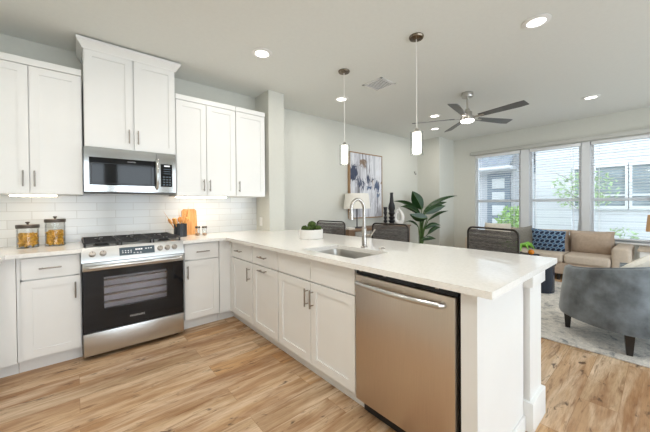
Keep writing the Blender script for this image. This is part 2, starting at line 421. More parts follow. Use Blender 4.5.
def thing(name, label, cat, loc=(0, 0, 0), rz=0, group=None):
    o = bpy.data.objects.new(name, None); COL.objects.link(o); o.empty_display_size = .1
    o.location = loc; o.rotation_euler = (0, 0, rz)
    return tag(o, label, cat, group)
def solo(name, mb, mat, label, cat, loc, rz=0, group=None, smooth=30):
    o = obj(name, mb, mat, smooth=smooth); o.location = loc; o.rotation_euler = (0, 0, rz)
    return tag(o, label, cat, group)
def struct(name, mb, mat, label=None, parent=None):
    o = obj(name, mb, mat, parent)
    if not parent:
        o['kind'] = 'structure'
        if label: o['label'] = label
    return o
def dup(root, loc, rz, label, group=None):
    r = root.copy(); COL.objects.link(r); r.location = loc; r.rotation_euler = (0, 0, rz); r['label'] = label
    if group: r['group'] = group
    for ch in list(root.children):
        c = ch.copy(); COL.objects.link(c); c.parent = r
        for g in list(ch.children):
            d = g.copy(); COL.objects.link(d); d.parent = c
    return r
def text_mesh(s, size, mtx, depth=.0008):
    cu = bpy.data.curves.new('t', 'FONT'); cu.body = s; cu.size = size; cu.align_x = 'CENTER'; cu.align_y = 'CENTER'; cu.extrude = depth
    o = bpy.data.objects.new('t', cu); COL.objects.link(o); bpy.context.view_layer.update()
    me = bpy.data.meshes.new_from_object(o.evaluated_get(bpy.context.evaluated_depsgraph_get()))
    bpy.data.objects.remove(o); mb = MB(); mb.bm.from_mesh(me); bpy.data.meshes.remove(me)
    return mb.xform(mtx)

# ------------------------------------------------------------------ room shell
struct('floor', MB().box(XL-.15, YF-.15, -.08, XW+.15, YD+.2, 0), M['floor'], 'oak-look plank floor running along the range wall')
struct('ceiling', MB().box(XL-.15, YF-.15, H, XW+.15, YD+.2, H+.12), M['ceil'], 'flat painted ceiling')
struct('wall_left', MB().box(XL-.12, YF-.15, 0, XL, YD+.2, H), M['wall'], 'painted wall at the kitchen\'s left end')
struct('wall_back', MB().box(XL, YT, 0, 1.893, YD+.2, H), M['wall'], 'painted kitchen wall behind the cabinets')
struct('wall_pier', MB().box(1.893, 3.318, 0, 2.123, YD+.2, H), M['wall'], 'narrow painted wall end between kitchen and dining area')
struct('wall_dining', MB().box(2.123, YD, 0, 6.13, YD+.2, H), M['wall'], 'painted dining wall with the painting')
struct('wall_corner', MB().box(6.13, 3.255, 0, XW+.15, YD+.2, H), M['wall'], 'boxed-out wall corner beside the windows')
WY0, WY1, WZ0, WZ1 = .03, 2.775, .60, 2.315
b = MB().box(XW, YF-.15, 0, XW+.15, WY0, H).box(XW, WY1, 0, XW+.15, 3.255, H)
b.box(XW, WY0, 0, XW+.15, WY1, WZ0).box(XW, WY0, WZ1, XW+.15, WY1, H)
struct('wall_right', b, M['wall'], 'painted window wall behind the sofa')
# wall behind the photographer; right-hand windows added to let in frontal fill light
FX = [(-.75, .62), (.82, 1.85), (2.25, 3.6), (3.8, 5.15), (5.3, 6.4)]
b = MB(); px = XL
for a, c in FX: b.box(px, YF-.15, .25, a, YF, 2.45); px = c
b.box(px, YF-.15, .25, XW, YF, 2.45).box(XL, YF-.15, 0, XW, YF, .25).box(XL, YF-.15, 2.45, XW, YF, H)
struct('wall_front', b, M['wall'], 'wall with wide windows behind the photographer')
for k, (a, c) in enumerate(FX):
    f = MB().box(a, YF-.12, .25, a+.05, YF-.04, 2.45).box(c-.05, YF-.12, .25, c, YF-.04, 2.45).box(a, YF-.12, .25, c, YF-.04, .30).box(a, YF-.12, 2.40, c, YF-.04, 2.45).box(a, YF-.11, 1.32, c, YF-.05, 1.37)
    w = struct('window_%d' % (k+4), f, M['vinyl'], 'white framed window of the fill-light glazing behind the photographer')
    struct('window_pane', MB().box(a+.05, YF-.083, .30, c-.05, YF-.078, 2.40), M['pane'], None, w)
struct('trim_1', MB().box(XL, YT-.008, .914, 1.893, YT, 1.78), M['tile'], 'glossy white subway tile backsplash')
# baseboards
struct('baseboard_back', MB().box(2.123, YD-.014, 0, 6.13, YD, .13, .004), M['trim'])
struct('baseboard_right', MB().box(XW-.014, YF, 0, XW, 3.255, .13, .004), M['trim'])
struct('baseboard_corner', MB().box(6.13, 3.241, 0, XW-.014, 3.255, .13, .004).box(6.116, 3.241, 0, 6.13, YD-.014, .13, .004), M['trim'])
struct('baseboard_left', MB().box(XL, YF, 0, XL+.014, 2.15, .13, .004), M['trim'])

# windows: three double-hung units
UN = [(1.89, 2.775), (.962, 1.75), (.03, .851)]
for k, (a, c) in enumerate(UN):
    x0, x1 = XW+.05, XW+.13
    f = MB().box(x0, a, WZ0, x1, a+.045, WZ1).box(x0, c-.045, WZ0, x1, c, WZ1).box(x0, a, WZ0, x1, c, WZ0+.05).box(x0, a, WZ1-.05, x1, c, WZ1)
    w = struct('window_%d' % (k+1), f, M['vinyl'], ['left', 'middle', 'right'][k]+' white double-hung window above the sofa')
    struct('window_sash', MB().box(x0+.01, a+.04, 1.275, x1-.01, c-.04, 1.325, .004), M['vinyl'], None, w)
    struct('window_pane', MB().box(x0+.035, a+.045, WZ0+.05, x0+.04, c-.045, 1.275).box(x0+.035, a+.045, 1.325, x0+.04, c-.045, WZ1-.05), M['pane'], None, w)
struct('trim_2', MB().box(XW+.0, 1.75, WZ0, XW+.14, 1.89, WZ1), M['vinyl'], 'white mullion between left and middle window')
struct('trim_3', MB().box(XW+.0, .851, WZ0, XW+.14, .962, WZ1), M['vinyl'], 'white mullion between middle and right window')
struct('trim_4', MB().box(XW-.05, WY0-.05, WZ0-.03, XW+.05, WY1+.05, WZ0, .004), M['trim'], 'white window sill')
# blinds: one per window, slats open
for k, (a, c) in enumerate(UN):
    n = ['left', 'middle', 'right'][k]
    t = thing('window_blind', 'white slatted blind, lowered with open slats, in the %s window' % n, 'blind', (XW+.025, (a+c)/2, WZ1), 0, 'white slatted blinds')
    obj('head_rail', MB().box(XW-.005, a+.01, WZ1-.055, XW+.048, c-.01, WZ1-.002, .004), M['blind'], t)
    s = MB(); z = WZ1-.09
    while z > WZ0+.07:
        q = .0015
        vs = [s.bm.verts.new(p) for p in ((XW-.0, a+.014, z+q), (XW+.046, a+.014, z-q), (XW+.046, c-.014, z-q), (XW-.0, c-.014, z+q))]
        ws = [s.bm.verts.new(v.co+Vector((0, 0, .0028))) for v in vs]
        for i in range(4): s.bm.faces.new((vs[i], vs[(i+1) % 4], ws[(i+1) % 4], ws[i]))
        s.bm.faces.new(vs[::-1]); s.bm.faces.new(ws); z -= .047
    obj('slats', s, M['blind'], t, smooth=0)
    obj('bottom_rail', MB().box(XW, a+.014, WZ0+.03, XW+.046, c-.014, WZ0+.052, .004), M['blind'], t)
    l = MB()
    for f in (.14, .86):
        y = a+(c-a)*f
        l.box(XW-.002, y-.002, WZ0+.03, XW, y+.002, WZ1-.03).box(XW+.046, y-.002, WZ0+.03, XW+.048, y+.002, WZ1-.03)
    obj('ladder_cord', l, M['blind'], t)
t = thing('window_header', 'grey headrail board running above the three windows', 'valance', (XW-.06, 1.4, 2.33))
obj('board', MB().box(XW-.07, WY0-.25, 2.325, XW-.0, WY1+.06, 2.40, .006), M['header'], t)
obj('end_cap', MB().cyl((XW-.035, WY1+.062, 2.36), (XW-.035, WY1+.085, 2.36), .03), M['nickel'], t)

# ------------------------------------------------------------------ outdoors
struct('ground', MB().box(XW+.15, -14, -.35, 26, 16, -.25), M['concrete'], 'pale paving outside the windows')
t = thing('neighbour_house', 'white house with metal awning and slate door outside the left window', 'house', (10.5, 4.2, -.25))
obj('wall', MB().box(10.5, 2.72, -.25, 13, 7.0, 6.5), M['ext_brick'], t)
d = obj('door', MB().box(10.44, 3.19, -.2, 10.5, 3.86, 2.21), M['ext_dark'], t)
for k in range(4): obj('door_pane', MB().box(10.425, 3.34, .42+k*.435, 10.44, 3.71, .75+k*.435, .004), M['ext_pale'], d)
obj('awning', MB().prism([(9.85, 2.40), (10.5, 2.80), (10.5, 2.88), (9.85, 2.47)], 3.02, 4.35, 'xz'), M['roofmetal'], t)
r = MB()
for k in range(5):
    y = 3.05+k*.32
    r.tube([(9.85, y, 2.485), (10.5, y, 2.895)], .015, 6)
obj('awning_seam', r, M['roofmetal'], t)
obj('awning_beam', MB().box(9.85, 3.02, 2.30, 10.5, 4.35, 2.40), M['ext_stucco'], t)
obj('lantern', MB().prism([(10.34, 2.08), (10.5, 2.08), (10.5, 2.3)], 2.76, 2.9, 'xz'), M['roofmetal'], t)
t = thing('neighbour_house', 'white lap-sided house with wide dark windows outside the right window', 'house', (10.0, 0, -.25))
obj('wall', MB().box(10.0, -7, -.25, 13, 1.60, 6.5), M['siding'], t)
obj('brick_wing', MB().box(9.9, 1.60, -.25, 13, 2.38, 6.5), M['ext_brick'], t)
obj('side_wing', MB().box(10.3, 2.38, -.25, 13, 2.70, 2.15), M['ext_stucco'], t)
obj('roof', MB().prism([(2.36, 2.15), (2.71, 2.15), (2.36, 2.6)], 10.25, 13, 'yz'), M['ext_dark'], t)
for a, c in ((1.24, 1.54), (.62, 1.13), (-.5, .50)):
    f = obj('window', MB().box(9.93, a-.05, 1.16, 10.0, a, 2.12).box(9.93, c, 1.16, 10.0, c+.05, 2.12).box(9.93, a-.05, 1.08, 10.0, c+.05, 1.16).box(9.93, a-.05, 2.12, 10.0, c+.05, 2.2).box(9.94, a, 1.40, 10.0, c, 1.45), M['vinyl'], t)
    obj('pane', MB().box(9.97, a, 1.16, 9.99, c, 2.12), M['ext_glass'], f)
def leaf_cloud(c, rad, n, size):
    m = MB()
    for _ in range(n):
        while True:
            p = Vector([random.uniform(-1, 1) for _ in range(3)])
            if p.length < 1: break
        p = Vector((c[0]+p.x*rad[0], c[1]+p.y*rad[1], c[2]+p.z*rad[2]))
        q = Quaternion((random.random()-.5, random.random()-.5, random.random()-.5, random.random()-.5)).normalized()
        l = size*random.uniform(.7, 1.3)
        vs = [m.bm.verts.new(p+q @ Vector(v)) for v in ((-l, 0, 0), (0, -l*.4, l*.1), (l, 0, 0), (0, l*.4, l*.1))]
        m.bm.faces.new(vs)
    return m
t = thing('young_tree', 'slim young tree with airy pale green crown outside the middle window', 'tree', (9.0, 1.30, -.25))
obj('trunk', MB().tube([(9.0, 1.30, -.25), (8.98, 1.32, .6), (9.02, 1.28, 1.2), (9.0, 1.3, 1.9)], .02, 6), M['bark'], t)
b = MB()
for k in range(7):
    a = k*2.4; z = .95+k*.12
    b.tube([(9.0, 1.3, z), (9.0+.2*math.cos(a), 1.3+.25*math.sin(a), z+.18), (9.0+.32*math.cos(a), 1.3+.45*math.sin(a), z+.3)], .008, 5)
obj('branch', b, M['bark'], t)
obj('foliage', leaf_cloud((9.0, 1.25, 1.55), (.4, .62, .5), 420, .05), M['treeleaf'], t, smooth=0)
t = thing('garden_shrub', 'bushy light green shrub outside the left window', 'shrub', (8.8, 2.66, -.25))
obj('foliage', leaf_cloud((8.8, 2.62, .55), (.45, .42, .65), 900, .06), M['shrubleaf'], t, smooth=0)
obj('stem', MB().tube([(8.8, 2.62, -.25), (8.82, 2.6, .2), (8.78, 2.64, .7)], .02, 6), M['bark'], t)
t = thing('garden_shrub', 'small pale plant growing low outside the right window', 'shrub', (9.2, .62, -.25))
obj('foliage', leaf_cloud((9.2, .62, .3), (.2, .3, .5), 160, .05), M['treeleaf'], t, smooth=0)
obj('stem', MB().tube([(9.2, .62, -.25), (9.2, .62, .4)], .01, 6), M['bark'], t)

# ------------------------------------------------------------------ kitchen cabinets
def shaker(w, h, th=.02, rail=.058, rec=.009):
    m = MB()
    m.box(0, 0, 0, rail, th, h).box(w-rail, 0, 0, w, th, h).box(rail, 0, 0, w-rail, th, rail).box(rail, 0, h-rail, w-rail, th, h)
    m.box(rail, rec, rail, w-rail, th, h-rail)
    return m
def pull(L=.128, vert=True):
    m = MB()
    if vert: m.cyl((0, -.032, 0), (0, -.032, L), .0058, seg=10).cyl((0, 0, .018), (0, -.032, .018), .0045, seg=8).cyl((0, 0, L-.018), (0, -.032, L-.018), .0045, seg=8)
    else: m.cyl((0, -.032, 0), (L, -.032, 0), .0058, seg=10).cyl((.018, 0, 0), (.018, -.032, 0), .0045, seg=8).cyl((L-.018, 0, 0), (L-.018, -.032, 0), .0045, seg=8)
    return m
def place(mb, x, y, z): return mb.xform(Matrix.Translation((x, y, z)))
def fronts(t, items):
    for it in items:
        kind, x0, x1, z0, z1, hd = it
        g = .0025; w = x1-x0-2*g; h = z1-z0-2*g
        mb = shaker(w, h) if kind == 'door' else MB().box(0, 0, 0, w, .02, h, .0015, 1)
        o = obj('door' if kind == 'door' else 'drawer', place(mb, x0+g, 0, z0+g), M['cab'], t, local=True)
        if hd:
            v, hx, hz = hd
            obj('handle', place(pull(vert=v), hx, 0, hz), M['handle'], o, local=True)
def base_cab(label, loc, rz, w, items, depth=.585):
    t = thing('base_cabinet', label, 'cabinet', loc, rz, 'white shaker base cabinets')
    p = .018; c = MB()
    c.box(0, .021, .10, p, depth, .883).box(w-p, .021, .10, w, depth, .883).box(p, .021, .10, w-p, depth, .118).box(p, depth-p, .118, w-p, depth, .883)
    c.box(p, .021, .118, .036, .04, .845).box(w-.036, .021, .118, w-p, .04, .845)
    c.box(p, .021, .845, w-p, .04, .883).box(p, .021, .69, w-p, .04, .715)
    obj('carcass', c, M['cab'], t, local=True)
    obj('toe_kick', MB().box(0, .075, 0, w, .09, .10), M['cab'], t, local=True)
    fronts(t, items); return t
ZD0, ZD1, ZR0, ZR1 = .112, .703, .708, .872
YC = 3.092
base_cab('white base cabinet with one drawer and door left of the range', (-.345, YC, 0), 0, .367,
         [('drawer', .024, .362, ZR0, ZR1, (False, .122, .788)), ('door', .024, .362, ZD0, ZD1, (True, .330, .527))])
base_cab('white base cabinet with one drawer and door right of the range', (.80, YC, 0), 0, .352,
         [('drawer', .003, .348, ZR0, ZR1, (False, .112, .788)), ('door', .003, .348, ZD0, ZD1, (True, .030, .527))])
t = thing('corner_cabinet', 'plain white corner filler cabinet at the far left of the range wall', 'cabinet', (-.5, YC, 0))
obj('panel', MB().box(-.47, YC+.008, .10, -.348, YC+.03, .883), M['cab'], t)
obj('carcass', MB().box(XL+.01, YC+.03, .10, -.348, YT-.012, .883).box(XL+.01, 2.25, .10, -.47, YC+.03, .883), M['cab'], t)
obj('toe_kick', MB().box(-.55, YC+.075, 0, -.348, YC+.09, .10).box(-.555, 2.25, 0, -.54, YC+.09, .10), M['cab'], t)
t = thing('corner_cabinet', 'plain white corner filler between range wall and peninsula', 'cabinet', (1.2, YC, 0))
obj('panel', MB().box(1.155, YC+.008, .10, 1.268, YC+.03, .883).box(1.268, 3.052, .10, 1.29, YC+.03, .883), M['cab'], t)
obj('carcass', MB().box(1.30, 3.06, .10, 1.858, YT-.012, .883), M['cab'], t)
obj('toe_kick', MB().box(1.155, YC+.075, 0, 1.335, YC+.09, .10).box(1.335, 3.052, 0, 1.35, YC+.09, .10), M['cab'], t)
PX = 1.26
base_cab('white peninsula cabinet nearest the inside corner, drawer over door with upright pull', (PX, 3.05, 0), R(-90), .508,
         [('drawer', .03, .505, ZR0, ZR1, (False, .165, .788)), ('door', .03, .505, ZD0, ZD1, (True, .455, .527))])
base_cab('white peninsula cabinet beside the sink base, drawer over door with level pull', (PX, 2.541, 0), R(-90), .46,
         [('drawer', .003, .457, ZR0, ZR1, (False, .155, .788)), ('door', .003, .457, ZD0, ZD1, (False, .155, .668))])
base_cab('wide white sink base cabinet with two doors and plain false fronts', (PX, 2.08, 0), R(-90), .878,
         [('drawer', .003, .438, ZR0, ZR1, None), ('drawer', .438, .875, ZR0, ZR1, None),
          ('door', .003, .438, ZD0, ZD1, (True, .408, .527)), ('door', .438, .875, ZD0, ZD1, (True, .468, .527))])
# peninsula end, back and bar post
t = thing('peninsula_end_panel', 'flat white end panel closing the peninsula beside the dishwasher', 'panel', (1.56, .52, 0))
obj('end_panel', MB().box(1.258, .505, 0, 1.858, .523, .883), M['cab'], t)
obj('filler', MB().box(1.258, .523, 0, 1.28, .573, .883), M['cab'], t)
obj('back_panel', MB().box(1.846, .523, 0, 1.858, 3.05, .883), M['cab'], t)
obj('base_shoe', MB().box(1.258, .494, 0, 1.858, .505, .085, .003), M['trim'], t)
t = thing('bar_post', 'square white post with plinth and capital under the counter overhang', 'post', (1.98, .58, 0))
obj('shaft', MB().box(1.878, .478, .165, 2.092, .692, .792), M['cab'], t)
obj('plinth', MB().box(1.86, .459, 0, 2.112, .712, .165, .006), M['cab'], t)
obj('capital', MB().box(1.862, .461, .792, 2.110, .710, .883, .003), M['cab'], t)

# worktops
solo_slab = MB().slab([XL+.002, -.39, .026], [2.2, 3.040, YT-.009], {(0, 0), (0, 1), (1, 1)}, .884, .914)
o = obj('countertop', solo_slab, M['quartz'], smooth=0); tag(o, 'white quartz countertop left of the range, under the pasta jars', 'countertop')
SX0, SX1, SY0, SY1 = 1.318, 1.672, 1.262, 1.80
xs = [.782, 1.203, SX0, SX1, 1.892, 2.24]; ys = [.429, SY0, SY1, 3.040, 3.317, YT-.009]
cells = {(i, j) for i in range(1, 5) for j in range(0, 4)} - {(2, 1)}
cells |= {(i, 4) for i in range(0, 4)} | {(0, 3)}
cells |= {(i, 3) for i in range(0, 5)}
o = obj('countertop', MB().slab(xs, ys, cells, .884, .914), M['quartz'], smooth=0)
tag(o, 'long white quartz countertop with sink cutout, range wall to peninsula', 'countertop')

# sink and faucet
t = thing('kitchen_sink', 'undermount stainless steel sink in the peninsula counter', 'sink', (1.5, 1.53, .68))
b = MB(); n = 6
def rrect(x0, y0, x1, y1, r, z):
    pts = []
    for cx, cy, a0 in ((x1-r, y1-r, 0), (x0+r, y1-r, 90), (x0+r, y0+r, 180), (x1-r, y0+r, 270)):
        for k in range(n+1):
            a = R(a0+90*k/n); pts.append((cx+r*math.cos(a), cy+r*math.sin(a), z))
    return pts
rings = [[b.bm.verts.new(p) for p in rrect(SX0-g, SY0-g, SX1+g, SY1+g, r, z)] for g, r, z in
         ((.03, .05, .8835), (-.006, .05, .8835), (-.008, .05, .872), (-.02, .055, .70), (-.055, .06, .685))]
for p, q in zip(rings, rings[1:]):
    for k in range(len(p)): b.bm.faces.new((p[k], p[(k+1) % len(p)], q[(k+1) % len(p)], q[k]))
b.bm.faces.new(rings[-1])
obj('basin', b, M['sink'], t)
obj('drain', MB().lathe([(0, .688), (.04, .688), (.045, .6905), (.046, .687)], (1.5, 1.53, 0)), M['chrome'], t)
FXc, FYc = 1.725, 1.545
t = thing('kitchen_faucet', 'tall polished gooseneck faucet with side lever behind the sink', 'faucet', (FXc, FYc, .914))
b = MB().lathe([(0, .914), (.027, .914), (.027, .920), (.020, .926), (.019, 1.06), (.0135, 1.075), (0, 1.075)], (FXc, FYc, 0))
obj('body', b, M['chrome'], t)
pts = [(FXc, FYc, 1.06), (FXc, FYc, 1.205)]
dx, dy = -.975, .22; rr = .060
for k in range(0, 13):
    a = R(180-k*15.2); pts.append((FXc+dx*(rr+rr*math.cos(a)), FYc+dy*(rr+rr*math.cos(a)), 1.215+.078*math.sin(a)))
obj('spout', MB().tube(pts, .0125, 12), M['chrome'], t)
ex = Vector(pts[-1])
obj('spray_head', MB().cyl(ex, ex+Vector((0, 0, -.075)), .0165, .019, 16), M['chrome'], t)
obj('lever', MB().cyl((FXc, FYc, 1.005), (FXc+.02, FYc-.055, 1.005), .013, seg=12).cyl((FXc+.018, FYc-.05, 1.005), (FXc+.045, FYc-.075, 1.06), .006, seg=8), M['chrome'], t)
solo('sink_hole_cover', MB().lathe([(0, 0), (.024, 0), (.024, .006), (.018, .010), (0, .012)]), M['chrome'], 'small round metal button on the counter behind the sink', 'sink fitting', (1.758, 1.396, .914))

# upper cabinets
def upper(label, loc, w, z0, z1, depth, items, trimh=.055, side=True):
    t = thing('wall_cabinet', label, 'cabinet', loc, 0, 'white shaker wall cabinets')
    zt = z1-z0
    obj('carcass', MB().box(0, .021, 0, w, depth, zt-.001), M['cab'], t, local=True)
    if trimh: obj('top_rail', MB().box(0, -.006, zt-trimh, w, .021, zt, .003, 1), M['cab'], t, local=True)
    fronts(t, items); return t
YU = 3.338; DU = YT-.009-YU
upper('white two-door wall cabinet above the pasta jars, left of the range', (-.617, YU, 1.362), .662, 1.362, 2.455, DU,
      [('door', .003, .331, .002, 1.036, (True, .296, .058)), ('door', .334, .659, .002, 1.036, (True, .362, .058))])
upper('white two-door wall cabinet right of the microwave', (.800, YU, 1.362), .655, 1.362, 2.436, DU,
      [('door', .003, .313, .002, 1.018, (True, .278, .052)), ('door', .316, .652, .002, 1.018, (True, .344, .052))])
upper('narrow white one-door wall cabinet beside the wall end', (1.457, YU, 1.362), .392, 1.362, 2.436, DU,
      [('door', .003, .389, .002, 1.018, (True, .034, .052))])
YTC = 3.305
t = upper('taller white two-door cabinet with crown above the microwave', (.058, YTC, 1.783), .734, 1.783, 2.66, YT-.009-YTC,
          [('door', .003, .363, .003, .866, (True, .328, .062)), ('door', .371, .731, .003, .866, (True, .400, .062))], 0)
prof = [(0, 2.64), (-.008, 2.64), (-.012, 2.655), (-.045, 2.70), (-.045, 2.722), (0, 2.722)]
c = MB(); x0, x1 = .058, .792; yb = YT-.009
rings = []
for d, z in prof:
    rings.append([c.bm.verts.new(p) for p in ((x0+d, yb, z), (x0+d, YTC+d, z), (x1-d, YTC+d, z), (x1-d, yb, z))])
for a, q in zip(rings, rings[1:]):
    for k in range(3): c.bm.faces.new((a[k], a[k+1], q[k+1], q[k]))
c.bm.faces.new([r_[0] for r_ in rings]); c.bm.faces.new([r_[3] for r_ in rings][::-1]); c.bm.faces.new(rings[-1])
obj('crown', c, M['cab'], t)
# under-cabinet lights
def strip(x0, x1, label):
    t = thing('under_cabinet_light', label, 'light', ((x0+x1)/2, YU+.06, 1.345), 0, 'lit strips under the wall cabinets')
    obj('housing', MB().box(x0, YU+.024, 1.352, x1, YU+.085, 1.3615), M['trim'], t)
    obj('lens', MB().box(x0+.004, YU+.026, 1.344, x1-.004, YU+.080, 1.352, .002, 1), M['strip_emit'], t)
strip(-.407, -.125, 'lit strip light under the cabinet above the pasta jars')
strip(.806, 1.35, 'lit strip light under the cabinets above the cutting board')

# ------------------------------------------------------------------ range
t = thing('gas_range', 'stainless slide-in gas range with black oven door', 'range', (.402, 3.35, 0))
X0, X1 = .028, .778
obj('body', MB().box(X0+.004, 3.068, .05, X1-.004, YT-.014, .05+.17).box(X0+.004, 3.24, .22, X1-.004, YT-.014, .73).box(X0+.004, 3.068, .73, X1-.004, YT-.014, .895)
    .box(X0+.004, 3.068, .22, X0+.03, 3.24, .73).box(X1-.03, 3.068, .22, X1-.004, 3.24, .73), M['black'], t)
for x in (X0+.05, X1-.05):
    for y in (3.12, 3.6): obj('foot', MB().cyl((x, y, 0), (x, y, .05), .02, seg=12), M['black'], t)
obj('cavity_reflection', MB().box(X0+.03, 3.13, .24, X1-.03, 3.235, .72), M['oven'], t)  # pale cavity and rack bars stand in for blinds reflected in the glass
rk = MB()
for z in (.44, .505, .57, .63):
    for k in range(3): rk.cyl((X0+.03, 3.07+k*.022, z), (X1-.03, 3.07+k*.022, z), .005, seg=6)
obj('rack_reflection', rk, M['chrome'], t)
obj('drawer', MB().box(X0, 3.026, .036, X1, 3.066, .222, .008), M['steel'], t)
wx0, wx1, wz0, wz1 = .165, .636, .402, .666
dm = MB().box(X0, 3.03, .228, wx0, 3.066, .728).box(wx1, 3.03, .228, X1, 3.066, .728).box(wx0, 3.03, .228, wx1, 3.066, wz0).box(wx0, 3.03, wz1, wx1, 3.066, .728)
od = obj('oven_door', dm, M['blackglass'], t)
obj('door_window', MB().box(wx0, 3.034, wz0, wx1, 3.038, wz1), M['ovenglass'], od)
obj('door_band', MB().box(X0, 3.026, .728, X1, 3.066, .795, .004), M['steel'], od)
hb = MB().tube([(X0+.03, 3.026, .763), (X0+.03, 2.985, .763), (X0+.045, 2.975, .763), (X1-.045, 2.975, .763), (X1-.03, 2.985, .763), (X1-.03, 3.026, .763)], .0135, 12)
obj('handle', hb, M['steel'], od)
obj('lettering', text_mesh('FRIGIDAIRE', .022, Matrix.Translation((.398, 3.0296, .297)) @ Matrix.Rotation(R(90), 4, 'X')), M['silver_print'], od)
# sloping control panel
pa, pb = (3.012, .806), (3.055, .915)
obj('control_panel', MB().prism([pa, pb, (3.075, .915), (3.075, .80), (3.012, .80)], X0-.006, X1+.006, 'yz'), M['steel'], t)
sl = Vector((0, pb[0]-pa[0], pb[1]-pa[1])).normalized(); nrm = Vector((0, -sl.z, sl.y))
def onpanel(x, z, out=0):
    f = (z-pa[1])/(pb[1]-pa[1]); return Vector((x, pa[0]+f*(pb[0]-pa[0]), z))+nrm*out
tilt = math.atan2(pb[0]-pa[0], pb[1]-pa[1])
PM = lambda x, z, out: Matrix.Translation(onpanel(x, z, out)) @ Matrix.Rotation(-tilt, 4, 'X')
dp = obj('display', MB().box(-.132, -.002, -.034, .132, .002, .034).xform(PM(.405, .864, .002)), M['display'], t)
mk = MB()
for k in range(4): mk.box(-.015+k*.014, -.0006, .004, -.006+k*.014, .0006, .016)
for i in range(4):
    for j in range(2): mk.box(-.112+i*.02, -.0006, -.014+j*.016, -.104+i*.02, .0006, -.009+j*.016)
for i in range(3):
    mk.box(-.03+i*.024, -.0006, -.022, -.02+i*.024, .0006, -.018)
    mk.box(.06+i*.02, -.0006, .008, .07+i*.02, .0006, .014)
obj('display_marks', mk.xform(PM(.405, .864, .0042)), M['white_print'], dp, smooth=0)
for x in (.092, .162, .582, .642, .702):
    kn = MB().cyl(onpanel(x, .864, 0), onpanel(x, .864, .008), .025, .024, 24).cyl(onpanel(x, .864, .008), onpanel(x, .864, .034), .020, .0175, 24)
    k_ = obj('knob', kn, M['chrome'], t)
    obj('knob_mark', MB().box(-.0015, -.001, .002, .0015, .001, .016).xform(PM(x, .864, .0345)), M['black'], k_)
obj('cooktop', MB().box(X0-.006, 3.06, .896, X1+.006, YT-.012, .918, .003), M['steel'], t)
for (x, y, r) in ((.16, 3.20, .045), (.16, 3.50, .04), (.403, 3.36, .05), (.645, 3.20, .04), (.645, 3.50, .045)):
    obj('burner', MB().lathe([(0, .918), (r+.012, .918), (r+.012, .925), (r, .928), (r, .936), (r-.008, .940), (0, .940)], (x, y, 0), 24), M['iron'], t)
for (a, c) in ((.035, .277), (.283, .523), (.529, .771)):
    g = MB(); y0, y1 = 3.075, 3.655; z = .945; w = .005
    def bar(xa, ya, xb, yb_): g.box(min(xa, xb)-w, min(ya, yb_)-w, z, max(xa, xb)+w, max(ya, yb_)+w, z+.013, .0015, 1)
    bar(a+w, y0+w, c-w, y0+w); bar(a+w, y1-w, c-w, y1-w); bar(a+w, y0, a+w, y1); bar(c-w, y0, c-w, y1)
    xm = (a+c)/2; bar(xm, y0, xm, y0+.10); bar(xm, y1-.10, xm, y1); bar(xm, 3.30, xm, 3.42)
    for y in (3.20, 3.365, 3.50): bar(a, y, a+.085, y); bar(c-.085, y, c, y)
    bar(a, 3.29, c, 3.29); bar(a, 3.44, c, 3.44)
    for x in (a+.01, c-.01):
        for y in (y0+.01, 3.365, y1-.01): g.cyl((x, y, .918), (x, y, z), .007, .006, 8)
    obj('grate', g, M['iron'], t)

# ------------------------------------------------------------------ microwave
t = thing('microwave_oven', 'stainless over-the-range microwave with black glass door', 'microwave', (.42, 3.45, 1.385))
MX0, MX1, MY = .052, .776, 3.262; MZ0, MZ1 = 1.388, 1.778
obj('body', MB().box(MX0, MY+.03, MZ0, MX1, YT-.012, MZ1), M['steel_sharp'], t)
obj('bottom_grille', MB().box(MX0+.004, MY+.012, MZ0-.006, MX1-.004, YT-.02, MZ0), M['black'], t)
xd = .602
dm = MB().box(MX0, MY, MZ0+.004, xd, MY+.029, 1.446).box(MX0, MY, 1.692, xd, MY+.029, MZ1).box(MX0, MY, 1.446, .086, MY+.029, 1.692).box(.592, MY, 1.446, xd, MY+.029, 1.692)
od = obj('door', dm, M['steel_sharp'], t)
obj('door_glass', MB().box(.086, MY+.001, 1.446, .592, MY+.028, 1.692), M['blackglass'], od)
fr = MB()
for q in ((.10, 1.462, .56, 1.466), (.10, 1.640, .56, 1.644), (.10, 1.462, .104, 1.644), (.556, 1.462, .56, 1.644)): fr.box(q[0], MY-.0004, q[1], q[2], MY+.001, q[3])
obj('glass_border', fr, M['black'], od)
obj('lettering', text_mesh('FRIGIDAIRE', .013, Matrix.Translation((.40, MY+.0006, 1.668)) @ Matrix.Rotation(R(90), 4, 'X')), M['silver_print'], od)
obj('handle', MB().tube([(.605, MY, 1.705), (.605, MY-.03, 1.70), (.605, MY-.045, 1.66), (.605, MY-.048, 1.57), (.605, MY-.045, 1.48), (.605, MY-.03, 1.432), (.605, MY, 1.427)], .013, 12), M['steel_sharp'], od)
cp = obj('control_panel', MB().box(xd+.003, MY, MZ0+.004, MX1, MY+.029, MZ1), M['steel_sharp'], t)
obj('keypad', MB().box(.640, MY-.001, 1.446, .744, MY+.004, 1.672), M['blackglass'], cp)
kp = MB()
for i in range(3):
    for j in range(4): kp.box(.660+i*.028, MY-.0016, 1.46+j*.026, .677+i*.028, MY-.0009, 1.472+j*.026)
for j in range(3): kp.box(.668, MY-.0016, 1.575+j*.022, .73, MY-.0009, 1.581+j*.022)
obj('key_marks', kp, M['display'], cp)
obj('clock', MB().box(.672, MY-.0016, 1.648, .722, MY-.0009, 1.660), M['white_print'], cp)

